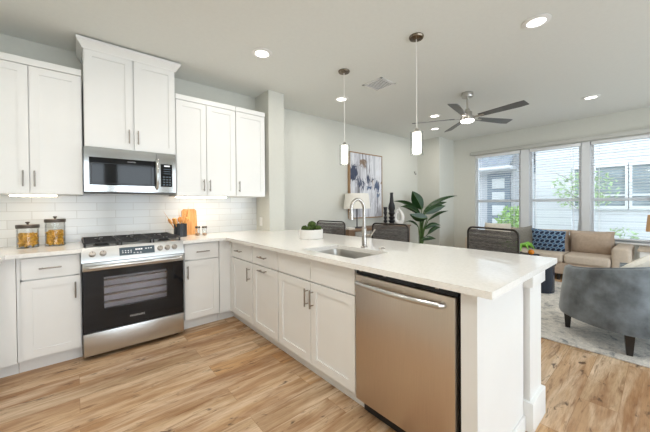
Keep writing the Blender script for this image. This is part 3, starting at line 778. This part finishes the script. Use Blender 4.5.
# ------------------------------------------------------------------ dishwasher
t = thing('dishwasher', 'stainless dishwasher with bar handle at the peninsula\'s near end', 'dishwasher', (1.5, .885, 0))
DY0, DY1 = .582, 1.194
obj('tub', MB().box(1.29, DY0+.004, .10, 1.84, DY1-.004, .86), M['black'], t)
obj('toe_plate', MB().box(1.325, DY0, .0, 1.34, DY1, .10), M['black'], t)
od = obj('door', MB().box(1.247, DY0+.012, .104, 1.29, DY1-.003, .842, .006), M['steel_v'], t)
hp = [(1.247, DY1-.06, .800), (1.222, DY1-.055, .802)]
for k in range(13):
    f = k/12; hp.append((1.212-.022*math.sin(math.pi*f), DY1-.05-f*(DY1-DY0-.115), .803))
hp += [(1.222, DY0+.060, .802), (1.247, DY0+.065, .800)]
obj('handle', MB().tube(hp, .0145, 12), M['steel'], od)
obj('dark_gap_strip', MB().box(1.262, DY0+.004, .844, 1.29, DY1-.003, .874), M['blackglass'], t)  # black strip stands in for the shaded gap above the door
for y in (1.155, .98, .68): obj('mounting_clip', MB().box(1.255, y-.009, .862, 1.275, y+.009, .883), M['chrome'], t)

# outlets
t = thing('wall_outlet', 'white outlet plate on the wall end beside the backsplash', 'outlet', (1.893, 3.55, 1.03))
obj('plate', MB().box(1.887, 3.545-.035, .975, 1.893, 3.545+.035, 1.09, .002, 1), M['trim'], t)
so = MB()
for z in (1.008, 1.05): so.box(1.885, 3.545-.017, z-.013, 1.887, 3.545+.017, z+.013)
obj('socket', so, M['ceramic'], t)

# ------------------------------------------------------------------ counter-top things
CT = .914
def pasta_jar(loc, r, h, fill, label):
    t = thing('pasta_jar', label, 'jar', loc, 0, 'glass pasta jars left of the range')
    obj('jar_body', MB().lathe([(0, .004), (r-.004, .004), (r-.004, h), (r, h), (r, .003), (r-.003, 0), (0, 0)], seg=36), M['glass'], t, local=True)
    ld = obj('lid', MB().lathe([(0, h), (r+.003, h), (r+.004, h+.006), (r+.004, h+.026), (r+.001, h+.029), (0, h+.029)], seg=36), M['lid'], t, local=True)
    obj('knob', MB().lathe([(0, h+.029), (.008, h+.029), (.006, h+.036), (.014, h+.046), (.014, h+.052), (0, h+.055)], seg=20), M['lid'], ld, local=True)
    m = MB()
    for k in range(210):
        rr = (r-.016)*math.sqrt(random.uniform(.35, 1)); a = random.uniform(0, 2*math.pi); z = random.uniform(.018, fill)
        c = Vector((rr*math.cos(a), rr*math.sin(a), z))
        d = Vector((random.uniform(-1, 1), random.uniform(-1, 1), random.uniform(-1, 1))).normalized()*.014
        q = d.orthogonal().normalized()*.004
        m.tube([c-d, c-d*.3+q, c+d*.3+q, c+d], .0068, 5)
    o = obj('pasta', m, M['pasta']); o.location = loc
    tag(o, 'dry golden pasta filling the '+('shorter' if h < .17 else 'taller')+' glass jar', 'pasta', kind='stuff')
pasta_jar((-.314, 3.468, CT), .069, .165, .118, 'shorter glass jar of pasta with dark lid, farther left')
pasta_jar((-.146, 3.492, CT), .068, .205, .128, 'taller glass jar of pasta with dark lid, nearer the range')
t = thing('utensil_crock', 'dark ribbed crock holding wooden utensils right of the range', 'crock', (.868, 3.475, CT))
CR, CH = .062, .145
prof = [(0, .006), (CR-.006, .006), (CR-.006, CH), (CR, CH), (CR, 0), (0, 0)]
b = MB().lathe(prof, seg=48)
for k in range(24):
    a = 2*math.pi*k/24; b.cyl((CR*math.cos(a), CR*math.sin(a), .004), (CR*math.cos(a), CR*math.sin(a), CH-.004), .003, seg=6)
obj('pot', b, M['crock'], t, local=True)
for k, (a, lean, hd, L) in enumerate(((178, .074, 0, .190), (215, .058, 1, .190), (255, .042, 0, .205), (320, .046, 1, .195), (10, .060, 0, .205))):
    d = Vector((math.cos(R(a)), math.sin(R(a)), 0))
    p0 = Vector((0, 0, .012))+d*.018; p1 = d*lean*1.25+Vector((0, 0, L-.035)); ax = (p1-p0).normalized()
    m = MB().cyl(p0, p1, .0055, .0055, 10)
    q = ax.to_track_quat('Z', 'Y').to_matrix()
    if hd: m.box(-.021, -.012, -.01, .021, .012, .055, .004)
    else: m.sphere((0, 0, .02), 1, (.025, .016, .034), 14, 8)
    # head built at the tip
    tip = Matrix.Translation(p1) @ q.to_4x4()
    head = list(m.bm.verts)
    nshaft = 20
    for v in head[nshaft:]: v.co = tip @ v.co
    lab = ['leftmost wooden spoon in the dark crock', 'wooden spatula second from left in the dark crock', 'wooden spoon in the middle of the dark crock',
           'wooden spatula leaning right of middle in the dark crock', 'rightmost wooden spoon in the dark crock, in front of the board'][k]
    solo('wooden_utensil', m, M['spoonwood'], lab, 'utensil', (.868, 3.475, CT), 0, 'wooden utensils in the crock')
# cutting board leaning on the tile
t = thing('cutting_board', 'wooden cutting board leaning on the backsplash behind the crock', 'cutting board', (1.0, 3.63, CT))
b = MB().box(-.082, 0, 0, .082, .018, .225, .008); b.box(-.082, 0, .225, -.02, .018, .300, .008)
b.box(-.02, 0, .225, .082, .018, .300, .008)
th = R(-9)
bd = MB(); pts = []
W2, HB = .082, .305
outline = [(-W2, 0), (W2, 0), (W2, HB-.02), (W2-.02, HB), (-W2+.02, HB), (-W2, HB-.02)]
bd.prism(outline, 0, .018, 'xz')
mt = Matrix.Translation((1.012, 3.620, CT)) @ Matrix.Rotation(th, 4, 'X')
obj('board', bd.xform(mt), M['board'], t)
hl = MB().tube([(-.04+.018*math.cos(a*math.pi/8), -.001, .262+.022*math.sin(a*math.pi/8)) for a in range(16)], .004, 8, closed=True)
obj('grip_ring', hl.xform(mt), M['spoonwood'], t)
def spice(loc, label):
    t = thing('spice_jar', label, 'jar', loc, 0, 'small spice jars')
    obj('jar_body', MB().lathe([(0, .003), (.022, .003), (.022, .085), (.025, .085), (.025, 0), (0, 0)], seg=24), M['glass'], t, local=True)
    obj('contents', MB().lathe([(0, .004), (.0205, .004), (.0205, .028), (0, .03)], seg=20), M['spice'], t, local=True)
    obj('lid', MB().lathe([(0, .085), (.027, .085), (.027, .103), (.025, .106), (0, .106)], seg=24), M['bronze'], t, local=True)
spice((1.045, 3.46, CT), 'small spice jar with bronze lid next to the cutting board')
spice((1.108, 3.42, CT), 'rightmost small spice jar with bronze lid on the range-wall counter')
# planter with moss balls
PXc, PYc = 1.811, 2.338
t = thing('planter_bowl', 'round white ceramic bowl of moss balls on the peninsula', 'bowl', (PXc, PYc, CT))
PR, PH = .120, .092
obj('bowl', MB().lathe([(0, .008), (PR-.01, .008), (PR-.008, PH-.002), (PR-.005, PH), (PR-.001, PH-.002), (PR, .006), (PR-.005, 0), (0, 0)], seg=48), M['ceramic'], t, local=True)
obj('soil', MB().lathe([(0, .010), (PR-.014, .010), (PR-.013, .055), (0, .055)], seg=32), M['soil'], t, local=True)
for k, (dx, dy, dz, r, lab) in enumerate(((.01, .0, .128, .046, 'largest green moss ball on top of the white bowl'), (-.05, .045, .098, .034, 'moss ball at the left in the white bowl'),
        (.05, -.05, .098, .034, 'moss ball at the right front in the white bowl'), (-.055, -.035, .096, .032, 'moss ball at the left front in the white bowl'), (.05, .05, .098, .033, 'moss ball at the far right of the white bowl'))):
    o = solo('moss_ball', MB().ico((0, 0, 0), r, 3, .003), M['moss'], lab, 'moss ball', (PXc+dx, PYc+dy, CT+dz), 0, 'moss balls in the white bowl')

# ------------------------------------------------------------------ ceiling fittings
CANS = [(1.392, 2.554, 'recessed light above the inside corner of the kitchen counter'), (2.872, .686, 'recessed light nearest the camera on the ceiling, right of the fan'),
        (5.517, .679, 'recessed light near the windows, right of the fan'), (4.60, 2.52, 'recessed light seen behind a fan blade'),
        (5.387, 2.947, 'recessed light in the far living room corner'), (2.842, 2.95, 'recessed light behind the farther pendant cord'),
        (.15, 1.45, 'added unseen fill light above the middle of the kitchen aisle'), (-.42, 1.75, 'added unseen fill light above the kitchen aisle, left of the range'), (-.35, .5, 'added unseen fill light above the left kitchen counter'), (1.0, -.4, 'added unseen fill light behind the photographer'), (4.2, -1.2, 'recessed light at the living room\'s near side')]  # unseen downlights on this row are added as fill
for x, y, lab in CANS:
    t = thing('recessed_light', lab, 'ceiling light', (x, y, H), 0, 'recessed ceiling lights')
    obj('trim_ring', MB().lathe([(.066, -.001), (.100, -.001), (.100, -.006), (.066, -.012), (.066, -.001)], seg=36), M['trim'], t, local=True)
    obj('lens', MB().lathe([(0, -.001), (.0655, -.001), (.0655, -.005), (0, -.005)], seg=36), M['can_emit'], t, local=True)
    l = bpy.data.lights.new('lamp', 'AREA'); l.shape = 'DISK'; l.size = .12; l.energy = FILL_CAN if x < 1.1 else CAN_POWER; l.color = (1, .95, .88)
    lo = bpy.data.objects.new('lamp', l); COL.objects.link(lo); lo.parent = t; lo.location = (0, 0, -.012)
# air vent
t = thing('ceiling_vent', 'white louvered air vent on the ceiling between the pendants', 'vent', (2.86, 2.30, H))
obj('frame', MB().box(2.72, 2.15, H-.008, 3.0, 2.175, H-.0005).box(2.72, 2.42, H-.008, 3.0, 2.445, H-.0005).box(2.72, 2.15, H-.008, 2.745, 2.445, H-.0005).box(2.975, 2.15, H-.008, 3.0, 2.445, H-.0005), M['trim'], t)
v = MB()
for k in range(9): y = 2.185+k*.027; v.box(2.745, y, H-.007, 2.975, y+.013, H-.003)
obj('louvers', v, M['trim'], t)
obj('duct_shade', MB().box(2.745, 2.175, H-.002, 2.975, 2.42, H-.0005), M['darkmetal'], t)  # dark plate stands in for the shaded hollow behind the louvers
# pendants
def pendant(x, y, z0, z1, label):
    t = thing('pendant_light', label, 'pendant light', (x, y, H), 0, 'glass pendant lights')
    obj('canopy', MB().lathe([(0, 0), (.062, 0), (.064, -.008), (.058, -.02), (.02, -.026), (0, -.026)]), M['bronze'], t, local=True)
    obj('cord', MB().cyl((0, 0, -.02), (0, 0, z1-H+.02), .0035, seg=8), M['ceramic'], t, local=True)
    obj('socket_cap', MB().lathe([(0, z1-H+.035), (.012, z1-H+.033), (.018, z1-H+.02), (.03, z1-H+.002), (.03, z1-H-.006), (0, z1-H-.006)]), M['nickel'], t, local=True)
    sh = obj('shade', MB().lathe([(.052, z1-H), (.056, z1-H), (.056, z0-H), (.052, z0-H), (.052, z1-H)], seg=40), M['glass'], t, local=True)
    obj('inner_glass', MB().lathe([(0, z1-H-.006), (.035, z1-H-.006), (.036, z1-H-.012), (.036, z0-H+.022), (.032, z0-H+.016), (0, z0-H+.016)], seg=32), M['pend_emit'], t, local=True)
pendant(2.276, 2.319, 1.694, 1.915, 'lit glass pendant farther along the peninsula, in front of the painting')
pendant(2.306, 1.434, 1.685, 1.893, 'lit glass pendant on a long cord over the near half of the peninsula')
# ceiling fan
fx, fy = 4.0, 1.725
t = thing('ceiling_fan', 'five-blade grey ceiling fan with lit base over the living area', 'ceiling fan', (fx, fy, H))
obj('canopy', MB().lathe([(0, 0), (.07, 0), (.072, -.05), (.066, -.062), (0, -.064)]), M['nickel'], t, local=True)
obj('downrod', MB().cyl((0, 0, -.06), (0, 0, -.25), .013, seg=12), M['nickel'], t, local=True)
obj('motor', MB().lathe([(0, -.215), (.028, -.217), (.032, -.245), (.055, -.255), (.06, -.265), (.06, -.315), (.085, -.32), (.092, -.33), (.092, -.362), (.085, -.368), (0, -.368)]), M['nickel'], t, local=True)
obj('light_lens', MB().lathe([(0, -.368), (.08, -.368), (.08, -.384), (.074, -.39), (0, -.392)]), M['fan_emit'], t, local=True)
for k in range(5):
    a = R(191+72*k)
    p = MB().prism([(.16, -.038), (.62, -.062), (.70, -.060), (.71, .05), (.62, .060), (.16, .038)], -.004, .004)
    m = Matrix.Rotation(a, 4, 'Z') @ Matrix.Translation((0, 0, -.337)) @ Matrix.Rotation(R(-13), 4, 'X')
    bl = obj('blade', p.xform(m), M['fanblade'], t, local=True)
    obj('blade_bracket', MB().box(.08, -.018, -.010, .22, .018, -.004, .002, 1).xform(m), M['nickel'], bl, local=True)

# ------------------------------------------------------------------ bar stools
def make_stool(label, loc, rz):
    t = thing('bar_stool', label, 'stool', loc, rz, 'charcoal woven bar stools at the peninsula')
    sw, sd, sh, bt = .46, .44, .66, 1.045      # seat faces -x: back at +x
    def rr(x, y0, y1, z0, z1, r):
        P = []
        for cy, cz, a0 in ((y1-r, z1-r, 0), (y0+r, z1-r, 90)):
            for k in range(6):
                a = R(a0+18*k); P.append((x, cy+r*math.cos(a), cz+r*math.sin(a)))
        return [(x-.05, y1, z0)]+[(x, y1, z0+.06)]+P+[(x, y0, z0+.06), (x-.05, y0, z0)]
    obj('back_frame', MB().tube(rr(.0, -sw/2, sw/2, sh-.01, bt, .05), .0085, 10), M['darkmetal'], t, local=True)
    b = MB(); z = sh+.09
    while z < bt-.012:
        y = sw/2-.004
        if z > bt-.05: y -= .05-math.sqrt(max(0, .05**2-(z-bt+.05)**2))
        b.tube([(.002, -y, z), (-.004, -y*.5, z), (.006, 0, z), (-.004, y*.5, z), (.002, y, z)], random.uniform(.0040, .0056), 6); z += .0098
    obj('backrest', b, M['weave'], t, local=True)
    obj('seat', MB().box(-sd-.02, -sw/2, sh-.045, -.03, sw/2, sh, .018, 3), M['weave'], t, local=True)
    for x, y, dx in ((-sd, -sw/2+.02, -.02), (-sd, sw/2-.02, -.02), (-.05, -sw/2+.02, .03), (-.05, sw/2-.02, .03)):
        obj('leg', MB().tube([(x, y, sh-.02), (x+dx, y, 0)], .012, 10), M['darkmetal'], t, local=True)
    obj('footrest', MB().tube([(-sd-.014, -sw/2+.02, .22), (-sd-.014, sw/2-.02, .22), (-.034+.05, sw/2-.02, .22), (-.034+.05, -sw/2+.02, .22)], .009, 8, closed=True), M['darkmetal'], t, local=True)
    return t
s0 = make_stool('farthest charcoal woven bar stool, beside the white bowl', (2.42, 2.73, 0), R(8))
dup(s0, (2.50, 1.885, 0), R(0), 'middle charcoal woven bar stool, behind the faucet')
dup(s0, (2.62, .94, 0), R(-18), 'nearest charcoal woven bar stool, in front of the sofa pillows')

# ------------------------------------------------------------------ dining wall
t = thing('wall_painting', 'large abstract navy, white and grey painting in a pale wood frame', 'painting', (4.27, YD, 1.61))
x0, x1, z0, z1 = 3.80, 4.74, .99, 2.23
obj('frame', MB().box(x0, YD-.06, z0, x0+.014, YD-.002, z1).box(x1-.014, YD-.06, z0, x1, YD-.002, z1).box(x0, YD-.06, z0, x1, YD-.002, z0+.018).box(x0, YD-.06, z1-.018, x1, YD-.002, z1), M['frame_wood'], t)
obj('canvas', MB().box(x0+.018, YD-.052, z0+.018, x1-.018, YD-.01, z1-.018), M['paint_art'], t)
t = thing('sideboard', 'long wooden sideboard with grey doors along the dining wall', 'sideboard', (4.3, 3.58, 0))
sx0, sx1, sy0, sy1, st = 3.40, 5.16, 3.36, 3.78, .835
obj('case', MB().box(sx0, sy0+.02, .14, sx1, sy1, st-.03), M['oak'], t)
obj('top', MB().box(sx0-.01, sy0-.005, st-.03, sx1+.01, sy1, st, .004), M['oak'], t)
for k in range(4):
    a = sx0+.14+k*.385
    d = obj('door', MB().box(a, sy0, .16, a+.37, sy0+.02, st-.045, .003), M['grey_fabric'], t, label='grey patterned door')
    obj('handle', MB().cyl((a+.36, sy0-.02, .45), (a+.36, sy0-.02, .57), .006, seg=8).cyl((a+.36, sy0-.02, .47), (a+.36, sy0, .47), .004, seg=6).cyl((a+.36, sy0-.02, .55), (a+.36, sy0, .55), .004, seg=6), M['darkmetal'], d)
for x in (sx0+.05, sx1-.05):
    for y in (sy0+.06, sy1-.05): obj('leg', MB().cyl((x, y, 0), (x, y, .14), .018, .024, 12), M['blackwood'], t)
t = thing('table_lamp', 'table lamp with white drum shade and black stem on the sideboard', 'lamp', (3.80, 3.57, st))
obj('base', MB().lathe([(0, 0), (.085, 0), (.085, .012), (.02, .02), (0, .02)]), M['lampblack'], t, local=True)
obj('stem', MB().cyl((0, 0, .018), (0, 0, .42), .010, seg=12), M['lampblack'], t, local=True)
obj('shade', MB().lathe([(.24, .345), (.205, .612), (.202, .612), (.237, .345), (.24, .345)], seg=40), M['shade'], t, local=True)
t = thing('book', 'white book lying flat on the sideboard beside the lamp', 'book', (3.50, 3.50, st))
obj('cover', MB().box(-.075, -.10, 0, .075, .10, .003).box(-.075, -.10, .027, .075, .10, .030).box(-.075, -.1, 0, -.072, .1, .03), M['ceramic'], t, local=True)
obj('pages', MB().box(-.071, -.097, .003, .071, .097, .027), M['cream'], t, local=True)
def holder(loc, k, label):
    prof = [(0, 0), (.045, 0), (.048, .012), (.03, .025), (.022, .05), (.035, .075), (.036, .09), (.02, .11), (.03, .14), (.033, .16), (.018, .18), (.026, .21), (.034, .235), (.034, .25), (.026, .262), (.03, .30), (.036, .33), (.036, .345), (0, .345)]
    t = thing('candlestick', label, 'candlestick', loc, 0, 'black turned candlesticks')
    obj('holder', MB().lathe([(r*k[0], z*k[1]) for r, z in prof]), M['lampblack'], t, local=True)
    return t
hz = 3.56
t = holder((4.60, hz, st), (1.05, 1.05), 'shorter black candlestick nearest the painting on the sideboard')
t = holder((4.80, hz, st), (1.9, 1.0), 'tall black tapered candlestick beside the white vase')
obj('neck', MB().lathe([(0, .345), (.062, .345), (.066, .36), (.060, .40), (.040, .46), (.033, .58), (.030, .60), (.034, .64), (.034, .65), (0, .652)]), M['lampblack'], t, local=True)
t = thing('ring_vase', 'white teardrop vase with a hole through it on the sideboard', 'vase', (4.98, 3.52, st), R(-55))
b = MB(); q = []
N = 40
for k in range(N):
    a = 2*math.pi*k/N; e = .30+.36*0
    rx = .10; rz_ = .165
    q.append((rx*math.sin(a)*(1-.28*math.cos(a)), 0, .165-.155*math.cos(a)*-1*1))
ring = [(.072*math.sin(2*math.pi*k/N)*(1-.28*math.cos(2*math.pi*k/N)), 0, .165+.125*math.cos(2*math.pi*k/N)) for k in range(N)]
obj('body', b.tube(ring, .042, 12, closed=True, rs=[.044 - .016*max(0, math.cos(2*math.pi*k/N)) for k in range(N)]), M['ceramic'], t, local=True)
obj('lip', MB().cyl((0, 0, .29), (0, 0, .355), .022, .017, 16), M['ceramic'], t, local=True)

solo('wall_hook', MB().tube([(0, .005, .03), (0, -.015, .03), (0, -.02, .0), (.012, -.02, -.025), (.035, -.02, -.03), (.05, -.02, -.015)], .006, 8), M['darkmetal'], 'small dark hook on the dining wall near the far corner', 'hook', (5.98, YD-.005, 1.97))
# plant in the corner
t = thing('potted_plant', 'tall bird-of-paradise plant in the corner beside the sideboard', 'plant', (5.62, 3.42, 0))
obj('pot', MB().lathe([(0, .01), (.14, .01), (.165, .34), (.175, .34), (.15, 0), (0, 0)]), M['ceramic'], t, local=True)
obj('soil', MB().lathe([(0, .012), (.138, .012), (.158, .30), (0, .31)]), M['soil'], t, local=True)
RTV = Vector((.76, -.65, 0)); FWD = Vector((.65, .76, 0))
def big_leaf(a, b_, w, roll, droop, fold=.22):
    """blade from a to b_, each (sideways, depth, height) about the pot; the stem rises from the soil to a"""
    A = RTV*a[0]+FWD*a[1]+Vector((0, 0, a[2])); B = RTV*b_[0]+FWD*b_[1]+Vector((0, 0, b_[2]))
    base = Vector((A.x*.12, A.y*.12, .30)); mid = Vector((A.x*.45, A.y*.45, .30+(A.z-.30)*.62))
    d = (B-A).normalized(); n_ = d.cross(FWD).normalized(); nn = n_.cross(d)
    side = n_*math.cos(roll)+nn*math.sin(roll); up = side.cross(d)
    st_ = MB().tube([base, mid, A, A+d*.03], .011, 8, rs=[.015, .012, .009, .006])
    lm = MB(); n = 14; rows = []; L = (B-A).length
    for k in range(n+1):
        f = k/n; ww = w*math.sin(math.pi*min(1, f*.94+.04)**.82) if k < n else .004
        c = A.lerp(B, f)+Vector((0, 0, droop*4*f*(1-f)))
        row = [lm.bm.verts.new(c+side*s_*ww/2+up*(abs(s_)*ww*fold)) for s_ in (-1, -.5, 0, .5, 1)]
        rows.append(row)
    for p, q_ in zip(rows, rows[1:]):
        for k in range(4): lm.bm.faces.new((p[k], p[k+1], q_[k+1], q_[k]))
    mr = MB().tube([A.lerp(B, k/8)+Vector((0, 0, droop*4*(k/8)*(1-k/8)))-FWD*.004 for k in range(9)], .004, 6, rs=[.006-.0005*k for k in range(9)])
    return st_, lm, mr
LV = [((.04, .02, 1.14), (-.17, .0, 1.53), .30, .15, .0), ((.10, -.05, 1.17), (.76, -.08, 1.42), .15, 1.0, .06),
      ((.05, -.08, 1.10), (.53, -.10, 1.29), .17, .7, .03), ((.06, -.12, 1.05), (.48, -.16, 1.21), .20, .5, .02),
      ((-.02, -.05, 1.04), (-.60, -.12, 1.31), .16, .9, .06), ((-.04, -.08, 1.02), (-.46, -.15, 1.20), .15, .6, .04),
      ((.10, -.14, .95), (-.28, -.18, 1.04), .24, .35, -.05), ((.16, -.02, .90), (.58, -.05, 1.10), .10, .9, .04),
      ((-.06, -.06, .76), (-.36, -.10, .87), .08, .9, .04), ((.06, -.10, .72), (.38, -.14, .80), .13, .6, .05),
      ((.12, -.12, .62), (.36, -.18, .76), .12, .7, .04), ((-.04, -.16, .50), (.26, -.2, .52), .12, .4, .02)]
for a_, b_, w, roll, droop in LV:
    s_, l_, r_ = big_leaf(a_, b_, w*.82, roll, droop+.015)
    so_ = obj('stem', s_, M['stem'], t, local=True)
    obj('leaf', l_, M['leaf'], so_, local=True)
    obj('midrib', r_, M['stem'], so_, local=True)

# ------------------------------------------------------------------ living room
o = obj('area_rug', MB().box(3.265, -1.6, .0005, 5.75, 2.35, .012, .003, 1), M['rug']); tag(o, 'large pale distressed grey-blue rug under the armchair', 'rug')
RZ = .0125
# sofa: back along the window
t = thing('sofa', 'long beige fabric sofa under the windows', 'sofa', (6.3, 1.38, 0))
SY0_, SY1_ = .31, 2.62
obj('base', MB().box(5.93, SY0_+.02, .10, 6.72, SY1_-.02, .29, .02), M['beige'], t)
obj('back', MB().box(6.52, SY0_+.22, .25, 6.73, SY1_-.16, .68, .05, 4), M['beige'], t)
for a in (SY0_, SY1_-.20): obj('arm', MB().box(5.92, a, .09, 6.72, a+.20, .59, .045, 4), M['beige_light'], t)
cs = [(SY0_+.2, 1.06), (1.06, 1.76), (1.76, SY1_-.2)]
for a, c in cs:
    obj('seat_cushion', MB().box(5.90, a+.004, .285, 6.54, c-.004, .43, .04, 4), M['beige_light'], t)
    m = Matrix.Translation((6.43, (a+c)/2, .595)) @ Matrix.Rotation(R(90), 4, 'Z') @ Matrix.Rotation(R(-10), 4, 'X')
    obj('back_cushion', MB().pillow(c-a+.01, .40, .26, pw=4, mat=m), M['beige'], t)
for x in (5.98, 6.66):
    for y in (SY0_+.07, SY1_-.07, 1.13): obj('leg', MB().cyl((x, y, 0), (x, y, .10), .022, .03, 12), M['blackwood'], t)
def throw_pillow(name, c, w, h, th, yaw, lean, roll, mat, label, grp='throw pillows on the sofa'):
    m = Matrix.Rotation(R(lean), 4, 'X') @ Matrix.Rotation(R(roll), 4, 'Y')
    o = obj(name, MB().pillow(w, h, th, 14, 2.0, m), mat); o.location = c; o.rotation_euler = (0, 0, R(yaw))
    tag(o, label, 'pillow', grp); return o
throw_pillow('throw_pillow', (6.18, 1.31, .60), .48, .41, .13, 90, -16, -4, M['dots'], 'navy patterned throw pillow in the middle of the sofa')
throw_pillow('throw_pillow', (6.26, 1.70, .62), .42, .40, .12, 90, -18, 14, M['grey_fabric'], 'grey linen throw pillow leaning beside the navy pillow')
throw_pillow('throw_pillow', (6.22, 2.10, .665), .46, .44, .13, 90, -16, 0, M['cream'], 'pale throw pillow at the sofa\'s far end behind the bar stool')
# coffee table with bowl of greens and an orange
t = thing('coffee_table', 'low dark coffee table in front of the sofa', 'coffee table', (5.35, 1.85, 0))
obj('top', MB().box(5.05, 1.30, .40, 5.62, 2.28, .435, .006), M['blackwood'], t)
for x in (5.09, 5.58):
    for y in (1.35, 2.23): obj('leg', MB().cyl((x, y, RZ), (x, y, .40), .02, .026, 12), M['blackwood'], t)
solo('orange', MB().sphere((0, 0, 0), .043, (1, 1, .95), 20, 12), M['orange'], 'single orange on the coffee table', 'fruit', (5.46, 1.375, .477))
t = thing('leafy_dish', 'small dark dish of bright green leaves beside the orange', 'plant', (5.36, 1.56, .435))
obj('dish', MB().lathe([(0, .004), (.05, .004), (.085, .04), (.09, .04), (.055, 0), (0, 0)]), M['blackwood'], t, local=True)
for k in range(9):
    a = R(k*40+10); e = .20+.04*(k % 3)
    P = [Vector((.02*math.cos(a), .02*math.sin(a), .006)), Vector((.08*math.cos(a), .08*math.sin(a), .14)), Vector((e*.85*math.cos(a), e*.85*math.sin(a), .17)), Vector((e*1.05*math.cos(a), e*1.05*math.sin(a), .09))]
    obj('leaf', MB().tube(P, .014, 8, rs=[.008, .024, .024, .004]), M['leaf_light'], t, local=True)
# drum table
t = thing('drum_table', 'small dark navy drum table between peninsula and sofa', 'side table', (4.99, 1.14, RZ))
obj('drum', MB().lathe([(0, 0), (.15, 0), (.155, .01), (.155, .37), (0, .37)], seg=40), M['navy'], t, local=True)
obj('top', MB().lathe([(0, .37), (.165, .37), (.168, .376), (.168, .392), (.163, .397), (0, .397)], seg=40), M['navy'], t, local=True)

# barrel armchair (local +x is where it faces)
def armchair(loc, rz):
    t = thing('barrel_armchair', 'grey-blue velvet barrel armchair seen from behind on the rug', 'armchair', loc, rz)
    a, d = .41, .40
    def plan(off, u):      # u 0..1 round the back from the left arm end to the right one
        ang = R(46+268*u); n = 2.6
        cx, sx = math.cos(ang), math.sin(ang)
        r = 1/((abs(cx)**n+abs(sx)**n)**(1/n))
        return Vector(((d-off)*r*cx, (a-off)*r*sx, 0))
    def top(u): return .635+.105*max(0, math.sin(math.pi*u))**2
    m = MB(); n = 48; K = []
    for i in range(n+1):
        u = i/n; T = top(u); row = []
        for off, z in ((-.018, .185), (-.026, .21), (-.012, .36), (.010, T-.06), (.018, T-.015), (.035, T), (.07, T), (.095, T-.02), (.10, T-.06), (.10, .40), (.10, .185)):
            p = plan(off, u); row.append(m.bm.verts.new((p.x, p.y, z)))
        K.append(row)
    for p, q in zip(K, K[1:]):
        for j in range(len(p)): m.bm.faces.new((p[j], p[(j+1) % len(p)], q[(j+1) % len(p)], q[j]))
    m.bm.faces.new(K[0]); m.bm.faces.new(K[-1][::-1])
    sh = obj('shell', m, M['velvet'], t, local=True, smooth=50)
    pp = []
    for i in range(n+1): p = plan(.05, i/n); pp.append((p.x, p.y, top(i/n)+.002))
    obj('piping', MB().tube(pp, .008, 8), M['velvet'], sh, local=True)
    bp = []
    for i in range(24): bp.append((lambda p: (p.x, p.y))(plan(.105, i/23)))
    obj('seat_base', MB().prism(bp+[(.34, -.27), (.34, .27)], .19, .32), M['velvet'], t, local=True)
    obj('seat_cushion', MB().box(-.26, -.27, .32, .36, .27, .44, .045, 4), M['velvet'], t, local=True)
    for x, y in ((-.27, .29), (-.27, -.29), (.28, .28), (.28, -.28)):
        obj('leg', MB().cyl((x, y, RZ), (x, y, .19), .027, .044, 4), M['blackwood'], t, local=True)
    return t
CHX, CHY, CHR = 3.79, .24, 55
armchair((CHX, CHY, 0), R(CHR))
f = Vector((math.cos(R(CHR)), math.sin(R(CHR)), 0))
throw_pillow('throw_pillow', (CHX+.03, CHY-.10, .60), .34, .34, .12, CHR+90, -12, 24, M['cream'], 'cream throw pillow standing in the grey armchair', 'armchair pillow')
# side table and lamp at the sofa's right end
t = thing('side_table', 'pale two-tier side table right of the sofa', 'side table', (6.36, .0, 0))
obj('top', MB().box(6.10, -.28, .545, 6.62, .255, .575, .005), M['beige_light'], t)
obj('apron', MB().box(6.13, -.25, .44, 6.59, .225, .545), M['trim'], t)
obj('shelf', MB().box(6.13, -.25, .18, 6.59, .225, .205), M['trim'], t)
for x in (6.14, 6.58):
    for y in (-.24, .215): obj('leg', MB().box(x-.018, y-.018, 0, x+.018, y+.018, .545), M['trim'], t)
t = thing('table_lamp', 'lamp with tan drum shade on the side table right of the sofa', 'lamp', (6.34, .0, .575))
obj('base', MB().lathe([(0, 0), (.06, 0), (.09, .05), (.095, .12), (.06, .2), (.02, .24), (.015, .30), (0, .3)]), M['navy'], t, local=True)
obj('shade', MB().lathe([(.185, .25), (.165, .49), (.162, .49), (.182, .25), (.185, .25)], seg=40), M['shade_tan'], t, local=True)
obj('stem', MB().cyl((0, 0, .28), (0, 0, .47), .006, seg=8), M['nickel'], t, local=True)
